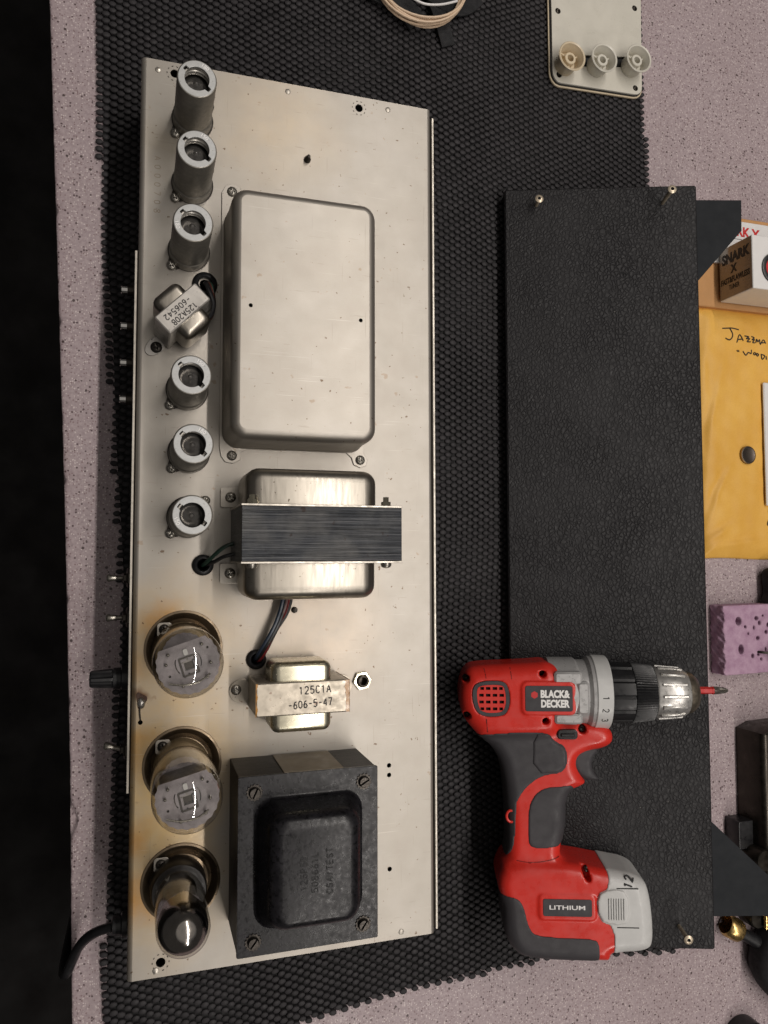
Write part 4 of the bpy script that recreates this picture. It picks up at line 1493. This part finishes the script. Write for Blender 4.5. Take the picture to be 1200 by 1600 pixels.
    # trigger and direction switch
    TR = [(40.0,-168.0),(58.0,-168.0),(59.0,-171.8),(54.4,-177.4),(54.2,-184.3),(58.2,-190.4),(60.4,-192.4),(47.0,-192.6),(38.0,-181.8)]
    tz = sd_prism(sd_poly(chaikin(TR, 2), X, Y), z, AZ, 13.0, 4.0)
    v, f = nets(tz, (ox, oy, oz), h)
    put("trigger", v, f, GRIP, dr, smooth=180, fix=False)
    v, f = plate(chaikin(rrect(7.2, 3.4, 2.4, 3, 35.4, -158.4), 1).tolist(), (), AZ + 15, AZ + 20.2, .8)
    o = put("direction_switch", v, f, BLACKP, dr)
    v, f = box(30.6, 40.2, -159.8, -157.4, AZ + 20, AZ + 21.4, .5)
    put("switch_ridge", v, f, BLACKP, o)
    # lanyard loop
    a = np.linspace(0, 2 * math.pi, 18)
    v, f = tube(np.stack([-4.5 + 3.2 * np.cos(a), -216.9 + 4.0 * np.sin(a), np.full(18, AZ + 15.5)], -1), 1.0, 8, smooth=False)
    put("lanyard_loop", v, f, RED, dr)
    # gearbox housing, clutch ring, collar, chuck ------------------------------
    v, f = lathe([(15, 20), (25.2, 24), (25.2, 43), (23.5, 45), (23.5, 51), (26.0, 53.4), (26.2, 55.6), (15, 55.6)], 48, (0, AX, AZ), 'x')
    gb = put("gearbox_housing", v, f, SILVERP, dr, smooth=35)
    for yy, w in ((-118.4, 4.6), (-146.6, 3.6)):
        v, f = box(26, 45.5, yy - w, yy + w, AZ + 10, AZ + 24.6, 1.4)
        put("housing_rib", v, f, SILVERP, gb)
    v, f = box(41.6, 50.5, -143.5, -120.5, AZ + 14, AZ + 25.4, 1.6)
    put("housing_rib", v, f, SILVERP, gb)
    v, f = lathe([(14, 55.7), (26.4, 55.7), (26.9, 56.3), (26.6, 66.4), (26.0, 67.0), (14, 67.0)], 64, (0, AX, AZ), 'x')
    rg = put("clutch_ring", v, f, LIGHTP, dr, smooth=35)
    for s, ang in (("1", 90), ("2", 109), ("3", 127)):
        a = math.radians(ang)
        c_, s_ = math.cos(a), math.sin(a)
        print_text("lettering", s, (61.4, AX + 26.8 * c_, AZ + 26.8 * s_), (0, -s_, c_), (1, 0, 0), 4.4, 3.6, INK, rg, sw=.33)
    def fluted(name, prof, n, dep, mat, every=2, parent=None):
        V, Fc = lathe(prof, n, (0, AX, AZ), 'x')
        V = np.array(V)
        j = np.arange(len(V)) % n
        m = (j % every) < max(1, every // 6)
        ring = np.arange(len(V)) // n
        mid = (ring > 0) & (ring < len(prof) - 1) & m
        V[mid, 1] = AX + (V[mid, 1] - AX) * (1 - dep)
        V[mid, 2] = AZ + (V[mid, 2] - AZ) * (1 - dep)
        return put(name, V, Fc, mat, parent or dr, smooth=30)
    fluted("torque_collar", [(14, 67.1), (21.6, 67.2), (21.8, 68), (21.4, 84.0), (14, 84.2)], 84, .05, BLACKP, 7)
    fluted("keyless_sleeve", [(14, 84.3), (21.7, 84.4), (21.9, 85.2), (20.4, 99.6), (19.4, 100.4), (14, 100.4)], 144, .045, BLACKP, 2)
    v, f = lathe([(14, 100.5), (18.3, 100.6), (18.6, 101.5), (18.0, 117), (17.0, 122), (14.0, 127.0)], 48, (0, AX, AZ), 'x')
    ck = put("chuck", v, f, CHUCKM, dr, smooth=35)
    for i in range(14):
        a = 2 * math.pi * (i + .5) / 14
        c_, s_ = math.cos(a), math.sin(a)
        v, f = box(103.5, 121.5, -1.0, 1.0, 17.0, 19.8, .7)
        v = np.array(v)
        v[:, 2] -= np.clip((v[:, 0] - 117) / 4.5, 0, 1) * 1.6
        V = np.stack([v[:, 0], AX + v[:, 1] * -s_ + v[:, 2] * c_, AZ + v[:, 1] * c_ + v[:, 2] * s_], -1)
        put("grip_rib", V, f, CHUCKM, ck)
    v, f = lathe([(14.0, 126.6), (15.6, 124.6), (14.6, 128.2), (11.2, 132.0), (8.0, 133.2), (4.2, 133.2), (4.0, 128), (.05, 128)], 40, (0, AX, AZ), 'x')
    put("chuck_nose", v, f, NOSEM, ck, smooth=35)
    v, f = lathe([(2.6, 128.5), (2.6, 143.6), (2.9, 144.0), (2.9, 145.2)], 6, (0, AX + 1.5, AZ), 'x', cap1=True)
    bit = put("driver_bit", v, f, REDINK, dr, smooth=25)
    n = 16
    v, f = lathe([(2.9, 145.0), (2.9, 147.5), (2.4, 150), (1.9, 153.6), (.9, 155.4), (.05, 155.6)], n, (0, AX + 1.5, AZ), 'x')
    V = np.array(v)
    for i in range(len(V)):
        if V[i, 0] > 147 and (i % 4) in (1, 2, 3):
            k = .62 if (i % 4) == 2 else .8
            V[i, 1] = AX + 1.5 + (V[i, 1] - AX - 1.5) * k
            V[i, 2] = AZ + (V[i, 2] - AZ) * k
    put("bit_tip", V, f, SCREWM, bit, smooth=30)
build_drill()

# =================================================================== PLATE AND KNOBS
pl = thing("control_plate", "cream plastic control plate with corner screw holes and a dark slot", "plate", (369, 410, 3.2))
PO = np.array([(322.0, 520), (323.0, 420), (323.2, 371.5), (323.9, 367.6), (325.8, 364.2), (328.8, 361.6), (332.6, 360.6), (405.5, 364.0), (409.4, 365.0), (412.2, 367.2), (413.9, 370.2), (414.4, 374.0), (414.8, 420), (415.4, 520)])
cen = PO.mean(0)
def inset(P, d):
    e1 = P - np.roll(P, 1, 0)
    e2 = np.roll(P, -1, 0) - P
    nn = lambda e: np.stack([-e[:, 1], e[:, 0]], -1) / (np.linalg.norm(e, axis=1)[:, None] + 1e-9)
    m = nn(e1) + nn(e2)
    m /= np.linalg.norm(m, axis=1)[:, None]
    return P + m * d
v, f = plate(PO.tolist(), (), 3.3, 5.2, .4)
put("lower_ply", v, f, CREAMY, pl)
v, f = plate(inset(PO, 1.1).tolist(), (), 5.2, 6.0)
put("core_ply", v, f, BLACKP, pl)
slot = [(350, 390.0), (408, 399.4), (408, 390.5), (350, 380.0)]
sh = [(331.0, 424.5), (406.6, 443.5), (331.2, 369.2), (405.8, 371.6)]
v, f = plate(inset(PO, 1.9).tolist(), [circ(x, y, 2.5, 18) for x, y in sh] + [slot], 6.0, 8.0, .3)
put("face_ply", v, f, CREAM, pl)
for x, y in sh:
    v, f = lathe([(2.5, 7.6), (1.4, 6.3), (1.2, 6.2), (.05, 6.2)], 16, (x, y, 0))
    put("countersunk_hole", v, f, DARKSTEEL, pl)

def knob(label, x, y, mat):
    t = thing("control_knob", label, "knob", (x, y, 8.0), "three cream knobs upside down on the control plate")
    prof = [(8.6, 8.05), (9.0, 8.6), (9.3, 16.5), (10.4, 19.0), (12.0, 20.8), (12.3, 21.6), (11.7, 22.1), (10.6, 21.7), (9.9, 19.4), (8.6, 16.5), (8.2, 12.0), (.05, 12.0)]
    v, f = lathe(prof, 40, (x, y, 0), cap0=True)
    b = put("knob_body", v, f, mat, t)
    v, f = lathe([(5.2, 11.9), (5.0, 18.6), (4.6, 19.0), (2.9, 19.0), (2.8, 12.6), (.05, 12.6)], 28, (x, y, 0))
    put("shaft_socket", v, f, mat, t)
    for i in range(3):
        a = i * 2.09 + .5
        c_, s_ = math.cos(a), math.sin(a)
        v, f = box(4.8, 8.5, -.5, .5, 11.95, 16.5, .1)
        v = np.array(v)
        V = np.stack([x + v[:, 0] * c_ - v[:, 1] * s_, y + v[:, 0] * s_ + v[:, 1] * c_, v[:, 2]], -1)
        put("web", V, f, mat, b)
    return t
knob("yellowed cream knob upside down on the plate, the most aged of three", 335.6, 377.4, CREAMY)
knob("upturned pale cream knob standing between two other knobs on the plate", 366.2, 382.0, CREAMW)
knob("upturned off-white knob at the plate's edge beside the bare bench", 400.0, 388.4, CREAM)

# =================================================================== WIRE COIL AND STRAP
def coil():
    st = thing("cloth_strap", "crumpled black cloth strap lying on the mat under the wire coil", "strap", (205, 395, 3))
    def ribbon(P, w, name):
        P = spline(P, 6)
        V, Fc = [], []
        T = np.gradient(P, axis=0)
        for p, t in zip(P, T):
            n = np.array((-t[1], t[0], 0))
            n /= np.linalg.norm(n)
            for s, dz in ((-1, 0), (1, 0), (1, 1.6), (-1, 1.6)):
                V.append(p + n * s * w + np.array((0, 0, dz)))
        for i in range(len(P) - 1):
            for j in range(4):
                k = (j + 1) % 4
                Fc.append([i * 4 + j, i * 4 + k, (i + 1) * 4 + k, (i + 1) * 4 + j])
        Fc += [[0, 1, 2, 3], [(len(P) - 1) * 4 + j for j in range(4)]]
        put(name, V, Fc, CLOTH, st, smooth=40)
    ribbon([(168, 418, 5), (182, 404, 6.2), (196, 396, 7), (206, 388, 5)], 9, "strap_end")
    ribbon([(214, 420, 5), (222, 402, 8), (228, 388, 6), (233, 376, 3.4)], 6.0, "strap_end")
    ribbon([(140, 430, 4), (170, 425, 8), (205, 428, 9), (250, 436, 5)], 16, "strap_fold")
    ribbon([(128, 440, 4), (152, 414, 7), (176, 402, 9), (196, 404, 6)], 8, "strap_fold")
    ribbon([(198, 436, 6), (216, 416, 9), (240, 410, 7), (256, 424, 5)], 10, "strap_fold")
    wc = thing("wire_coil", "loose coil of cream cloth-covered wire resting on black strap", "wire", (204, 420, 8))
    for i in range(11):
        a = np.linspace(0, 2 * math.pi, 40)
        rx, ry = 37 + rnd.uniform(-2, 2), 34 + rnd.uniform(-2, 2)
        P = np.stack([205 + rnd.uniform(-1.5, 1.5) + rx * np.cos(a), 418 + rnd.uniform(-1.2, 1.2) + ry * np.sin(a), 11.5 + 1.0 * i * .6 + 1.2 * np.sin(a * 2 + i)], -1)
        v, f = tube(P, .95, 7, smooth=False)
        put("wire_turn", v, f, WIREC, wc)
    v, f = tube([(196, 402, 15), (208, 398, 15.5), (222, 400, 16), (236, 406, 16)], .9, 7)
    put("wire_end", v, f, WHITECARD, wc)
coil()

# =================================================================== RIGHT-HAND CLUTTER
cb = thing("cardboard_box", "flat tan cardboard box under the tuner packaging", "box", (520, 230, 0))
v, f = box(440, 640, 186.5, 271.0, 0.1, 8, .8)
put("box_body", v, f, CARD, cb)
v, f = box(440, 640, 228.4, 229.2, 8.02, 8.12, .03)
put("flap_seam", v, f, simple("card_seam", srgb(120, 84, 50), .8), cb)  # darker brown line along the flap joint

wc_ = thing("tuner_card", "flat white tuner carton with red lettering lying on the cardboard box", "carton", (540, 250, 8))
v, f = box(476, 640, 226, 266.5, 8.15, 10.5, .4)
put("carton_panel", v, f, WHITECARD, wc_)
text("lettering", "SNARK X", (509.0, 257.2, 10.52), (1, -.04, 0), (.04, 1, 0), 9.4, REDINK, wc_, width=47, bold=.04)
v, f = box(478, 640, 249.6, 250.1, 10.52, 10.6, .02)
put("printed_rule", v, f, INK, wc_)

sb = thing("tuner_box", "silver and white tuner box printed SNARK X standing on the cardboard", "carton", (515, 213, 10.5))
v, f = box(487, 590, 190.5, 236, 10.6, 49, .5)
put("carton_body", v, f, WHITECARD, sb)
v, f = box(486.6, 486.95, 191.2, 235.4, 11.2, 48.4, .1)
fo = put("foil_side", v, f, FOIL, sb)
dz, uy = (0, 0, 1), (0, 1, 0)
text("lettering", "SNARK", (486.55, 225.2, 30.5), dz, uy, 9.4, INK, fo, width=32, bold=.045, ext=.15)
text("lettering", "X", (486.55, 215.0, 28), dz, uy, 7.4, INK, fo, width=7.5, bold=.045, ext=.15)
text("lettering", "FAST&FLAWLESS", (486.55, 206.0, 29.5), dz, uy, 5.2, INK, fo, width=33, ext=.15, bold=.03)
text("lettering", "TUNER", (486.55, 199.4, 28), dz, uy, 4.2, INK, fo, width=12, ext=.15)
v, f = lathe([(13.0, 49.02), (13.0, 50.2), (12.2, 50.6), (9.6, 50.6), (9.0, 49.9), (9.0, 49.02)], 40, (509, 209, 0))
pr = put("printed_tuner", v, f, BLACKP, sb)
v, f = lathe([(8.9, 49.02), (8.9, 49.3), (.05, 49.3)], 30, (509, 209, 0))
put("red_dial", v, f, REDINK, pr)

def envelope():
    t = thing("padded_envelope", "yellow padded envelope with handwriting, tucked beside the slanted panel", "envelope", (540, 78, 0))
    nx, ny = 110, 150
    X0, X1, Y0, Y1 = 466.0, 640.0, -35.0, 189.0
    V = np.zeros((nx, ny, 3))
    U, W = np.meshgrid(np.linspace(0, 1, nx), np.linspace(0, 1, ny), indexing='ij')
    xl = 464 + 5 * (1 - W) + .8 * np.sin(W * 17) + .5 * np.sin(W * 41)
    V[..., 0] = xl + (X1 - xl) * U ** 1.3
    V[..., 1] = Y0 + (Y1 - Y0) * W + .8 * np.sin(U * 9) * (1 - W)
    e = np.minimum(np.minimum(U * 6.5, (1 - W) * 14), W * 14)
    V[..., 2] = 1.2 + 6.6 * np.clip(1 - (1 - np.clip(e, 0, 1)) ** 2, 0, 1)
    n1 = np.sin(V[..., 0] * .33 + V[..., 1] * .12) * np.sin(V[..., 1] * .17 - V[..., 0] * .07)
    cre = np.exp(-((V[..., 0] - 474 - 2.5 * np.sin(V[..., 1] / 16)) / 4) ** 2)
    V[..., 2] += .35 * n1 * np.clip(e, 0, 1) - 1.1 * cre * (.5 + .5 * np.sin(V[..., 1] / 9)) 
    for cx_, cy_, ang, ln, dp in ((476, 6, 1.2, 22, 1.2), (480, -14, .5, 16, 1.3), (474, 60, 1.45, 40, .9), (481, 100, 1.3, 30, .7), (486, 30, 1.0, 20, .7), (500, -22, .15, 34, .8), (472, 140, 1.5, 26, .6)):
        dx_, dy_ = V[..., 0] - cx_, V[..., 1] - cy_
        al, ac = dx_ * math.cos(ang) + dy_ * math.sin(ang), -dx_ * math.sin(ang) + dy_ * math.cos(ang)
        V[..., 2] += dp * np.exp(-(al / ln) ** 2) * (np.exp(-(ac / 2.6) ** 2) - .8 * np.exp(-((ac - 4.5) / 3.0) ** 2)) * np.clip(e, 0, 1)
    idx = np.arange(nx * ny).reshape(nx, ny)
    Fc = np.stack([idx[:-1, :-1], idx[1:, :-1], idx[1:, 1:], idx[:-1, 1:]], -1).reshape(-1, 4).tolist()
    bot = V.copy().reshape(-1, 3)
    bot[:, 2] = .3
    n = nx * ny
    bd_ = list(idx[:, 0]) + list(idx[-1, 1:]) + list(idx[-2::-1, -1]) + list(idx[0, -2:0:-1])
    for a, b in zip(bd_, bd_[1:] + bd_[:1]):
        Fc.append([a, b, b + n, a + n])
    Fc += [[i + n for i in q[::-1]] for q in Fc[:(nx - 1) * (ny - 1)]]
    put("envelope_body", np.concatenate([V.reshape(-1, 3), bot]), Fc, MAT_ENV, t, smooth=180)
    from math import hypot
    gx, gy = V[:, ny // 2, 0], V[0, :, 1]
    def hz(x, y):
        i = int(np.clip(np.searchsorted(gx, x), 1, nx - 2))
        j = int(np.clip(np.searchsorted(gy, y), 1, ny - 2))
        return V[i - 1:i + 2, j - 1:j + 2, 2].max()
    K = [[(49, 30), (56, 29), (65, 27.8), (75, 29.5)], [(61, 29), (65, 37), (64.5, 44), (60, 48.5), (53.5, 46.5)],
         [(71.5, 52), (76, 38), (82, 48)], [(72.5, 47), (81, 45)],
         [(85, 39), (91.5, 40), (87.5, 43.5), (93, 43), (88.5, 48.5), (94, 48.5)],
         [(95.5, 39), (100, 41), (96.5, 44.5), (100.5, 44), (97.5, 49), (101, 49.5)],
         [(103, 49), (104, 43), (106.5, 47), (109, 43), (109.5, 50)], [(110, 51.5), (115, 43), (118.5, 49)], [(111.5, 48.5), (117.5, 47.5)],
         [(71.5, 65), (72, 68)], [(74, 65), (74.5, 68)],
         [(81.5, 66), (86, 72.5), (89.5, 67.5), (94, 69), (94.5, 62.5)],
         [(98.5, 67), (98, 69.5), (100.5, 70.5), (102, 68), (99.5, 66.5)], [(103.5, 68), (103.3, 71), (105.5, 72), (106.5, 69), (104, 67.6)],
         [(111, 69), (112, 77), (115.5, 74), (116, 70), (110.5, 68.5)], [(119, 71), (119.2, 77)],
         [(119, 320), (115, 330), (117, 340), (113, 352), (118, 356)], [(114, 366), (119, 364), (115, 376), (120, 378)]]
    for s in K:
        P = [(457.8 + .675 * x, 183.9 - (.52 if y < 200 else .535) * y) for x, y in s]
        P = spline(np.array([(x, y, hz(x, y) + .05) for x, y in P]), 5)
        v, f = tube(P, .55, 6, smooth=False)
        v = np.array(v)
        put("ink_stroke", v, f, INK, t)
    return hz
hz = envelope()
co = thing("coin", "small dark coin lying on the yellow envelope", "coin", (513.5, 56.4, 8.3))
v, f = lathe([(.05, 8.25), (7.0, 8.25), (7.0, 8.4)], 32, (513.5, 56.4, 0))
z0 = hz(513.5, 56.4) + .05
v, f = lathe([(.05, z0), (7.6, z0), (7.9, z0 + .4), (7.9, z0 + 2.2), (7.5, z0 + 2.5)], 36, (513.5, 56.4, 0))
put("coin_rim", v, f, COINRIM, co)
v, f = lathe([(7.5, z0 + 2.45), (6.9, z0 + 2.6), (6.7, z0 + 2.45), (.05, z0 + 2.5)], 36, (513.5, 56.4, 0))
put("coin_face", v, f, COIN, co)
v, f = box(531.0, 640, 12, 122, 8.9, 11.5, .8)
o = put("white_packet", v, f, WHITECARD, None, (590, 60, 8.6))
tag(o, "white card packet lying on the yellow envelope at its far side", "packet")

def foam():
    t = thing("foam_block", "pitted purple foam block on the bench beside the drill bit", "foam block", (515, -104, 0))
    h = .9
    x = np.arange(470, 602, h)
    y = np.arange(-140, -68, h)
    z = np.arange(-1.5, 21, h)
    X, Y, Z = np.meshgrid(x, y, z, indexing='ij')
    w = .9 * np.sin(Y * .35) * np.sin(Z * .5) + .5 * np.sin(Y * 1.1 + Z)
    d = np.maximum(np.maximum(476.5 + w - X, X - 598), np.maximum(np.maximum(-133.5 - Y + .02 * (X - 476), Y + 74.5 - .01 * (X - 476)), np.maximum(Z - 17.0, .2 - Z)))
    pits = [(492, -88, 2.6), (494, -112, 3.4), (511, -86, 1.9), (514, -90, 2.1), (508, -94, 1.4), (512, -103, 2.0), (524, -92, 2.3), (528, -96, 2.4), (521, -98, 2.0), (506, -118, 1.8), (512, -117, 1.5), (520, -113, 1.5), (499, -93, 1.2), (502, -99, 1.3), (532, -84, 1.5), (518, -84, 1.2), (515, -121, 1.3), (534, -108, 1.6)]
    for px, py, r in pits:
        q = np.sqrt(((X - px) / (1.0 + .25 * math.sin(px))) ** 2 + ((Y - py) / (1.15 + .3 * math.cos(py))) ** 2) - r * (1 - .03 * (17 - Z))
        d = np.maximum(d, -np.maximum(q, 8.5 - Z))
    v, f = nets(d, (470, -140, -1.5), h)
    put("foam_body", v, f, MAT_FOAM, t, smooth=60, fix=False)
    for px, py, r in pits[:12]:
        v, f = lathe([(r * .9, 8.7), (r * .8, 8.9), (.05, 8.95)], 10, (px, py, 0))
        put("pit_shade", v, f, BLACKFLAT, t)  # black disc paints the shade at the bottom of a pit
    s = thing("hobby_pick", "thin steel pick with a black handle stuck in the purple foam", "tool", (520, -116, 14))
    v, f = tube([(508.5, -114.5, 14), (514, -115, 19), (523, -116, 24)], [.8, 1.1, 1.2], 8)
    put("pick_shaft", v, f, DARKSTEEL, s)
    v, f = tube([(521, -115.8, 23), (526, -116.2, 26), (540, -117, 34), (560, -118, 44)], [2.0, 4.2, 4.8, 4.4], 14)
    put("handle", v, f, BLACKP, s)
foam()

def rounded_blob(name, P, z1, r, mat, label, cat, h=1.4):
    P = chaikin(P, 3)
    mn, mx = P.min(0) - 3, P.max(0) + 3
    x, y, z = np.arange(mn[0], mx[0], h), np.arange(mn[1], mx[1], h), np.arange(-2, z1 + 3, h)
    X, Y = np.meshgrid(x, y, indexing='ij')
    d = sd_prism(sd_poly(P, X, Y), z, z1 / 2 + .15, z1 / 2, r)
    v, f = nets(d, (mn[0], mn[1], -2), h)
    o = put(name, v, f, mat, None, (P[:, 0].mean(), P[:, 1].mean(), 0), smooth=180, fix=False)
    return tag(o, label, cat)

rounded_blob("cable_pouch", [(529, -42), (560, -40), (620, -42), (620, -90), (540, -92), (526, -86), (524, -72), (530, -66), (528, -52)], 22, 9, CLOTH, "small black pouch between the yellow envelope and the purple foam", "pouch")
rounded_blob("tool_pouch", [(512, -345), (560, -330), (640, -330), (640, -450), (560, -440), (530, -416), (507, -396), (498, -374)], 30, 12, CLOTH, "large rounded black pouch below the brass-collared plug", "pouch")

def channel():
    t = thing("steel_channel", "dark steel channel with a rounded pale lip standing on the bench", "channel", (530, -240, 0))
    prof = [(500.5, .2), (501.2, 26), (502.6, 29.0), (505, 30.2), (510, 30.0), (517, 28.5), (523, 25.0), (526, 20), (527, .2)]
    v, f = loft([(prof, -330.0), (prof, -181.0)], 'y')
    put("channel_wall", v, f, DARKSTEEL, t, smooth=40)
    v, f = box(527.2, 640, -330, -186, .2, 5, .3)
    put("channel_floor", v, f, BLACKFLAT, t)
    v, f = plate([(501, -181), (512, -176.5), (640, -172), (640, -186), (527, -186)], (), .3, 31, .4)
    put("end_flange", v, f, DARKSTEEL, t)
    o = rounded_blob("rubber_stub", [(529.5, -232), (534, -226), (545, -226), (556, -232), (545, -246), (534, -246)], 22, 7, PINKP, "pale pink rounded rubber stub inside the dark steel channel", "stub")
    o.location.z = 5.0 * S
    for x, y, lab in ((506, -282, "knurled brass potentiometer shaft peeking out beside the steel channel"), (512, -337, "knurled brass potentiometer shaft just past the panel's lower cleat")):
        pt = thing("potentiometer", lab, "potentiometer", (x, y, 0), "loose potentiometers near the steel channel")
        if y > -300:
            v, f = plate(rrect(9, 11.5, 1.5, 3, x - 10.5, y + 15), (), .2, 17, .6)
            put("bracket", v, f, BLACKP, pt)
            v, f = lathe([(9, .2), (9, 29.8), (8, 31.0), (.05, 31.0)], 30, (x - 6, y - 2, 0))
            put("body_can", v, f, DARKSTEEL, pt)
            zc = 36
        else:
            v, f = lathe([(9, .2), (9, 13.8), (8, 15), (.05, 15)], 30, (x - 5, y - 1, 0))
            put("body_can", v, f, DARKSTEEL, pt)
            zc = 19.2
        V, Fc = lathe([(3.2, -8), (3.2, 8), (2.8, 8.4), (.05, 8.4)], 28, (0, 0, 0), 'y')
        V = np.array(V)
        j = np.arange(len(V)) % 28
        V[(j % 2) == 0, 0] *= .84
        V[(j % 2) == 0, 2] *= .84
        put("knurled_shaft", V + np.array((x, y, zc - .6)), Fc, BRASS, pt, smooth=20)
channel()

def plug():
    t = thing("cable_plug", "black cable plug with a bright brass collar beside the panel corner", "plug", (495, -350, 0))
    d = np.array((.84, -.5, .1))
    d /= np.linalg.norm(d)
    p = np.array((484.0, -345.0, 9.5))
    def along(prof, n=28):
        v, f = lathe(prof, n)
        x = np.cross((0, 0, 1.), d)
        x /= np.linalg.norm(x)
        y = np.cross(d, x)
        return np.array(v) @ np.stack([x, y, d]) + p, f
    v, f = along([(7.6, -8), (9.2, -6), (9.2, 4.5), (8.6, 6.0), (7.2, 6.2), (6.6, 4.5), (.05, 4.5)])
    put("brass_collar", v, f, BRASS, t)
    v, f = along([(4.8, 4.0), (5.2, 20), (6.4, 46), (6.4, 90), (.05, 90)])
    put("plug_barrel", v, f, BLACKP, t)
plug()

tr = thing("tape_roll", "black tape roll with a grey core at the bench's near edge", "tape roll", (500, -438, 0))
v, f = lathe([(11, .2), (17, .2), (17.6, .8), (17.6, 14), (17, 14.6), (11, 14.6), (11, .2)], 40, (497, -440, 0))
put("tape_winding", v, f, RUBBER, tr)
v, f = lathe([(10.9, .2), (10.9, 14.9), (9.2, 14.9), (9.2, .2), (10.9, .2)], 40, (497, -440, 0))
put("tape_core", v, f, LIGHTP, tr)
v, f = box(445, 478, -470, -427.5, .2, 2.6, .8)
o = put("white_card", v, f, WHITECARD, None, (462, -448, 0))
tag(o, "small white card on the bench beside the black tape roll", "card")
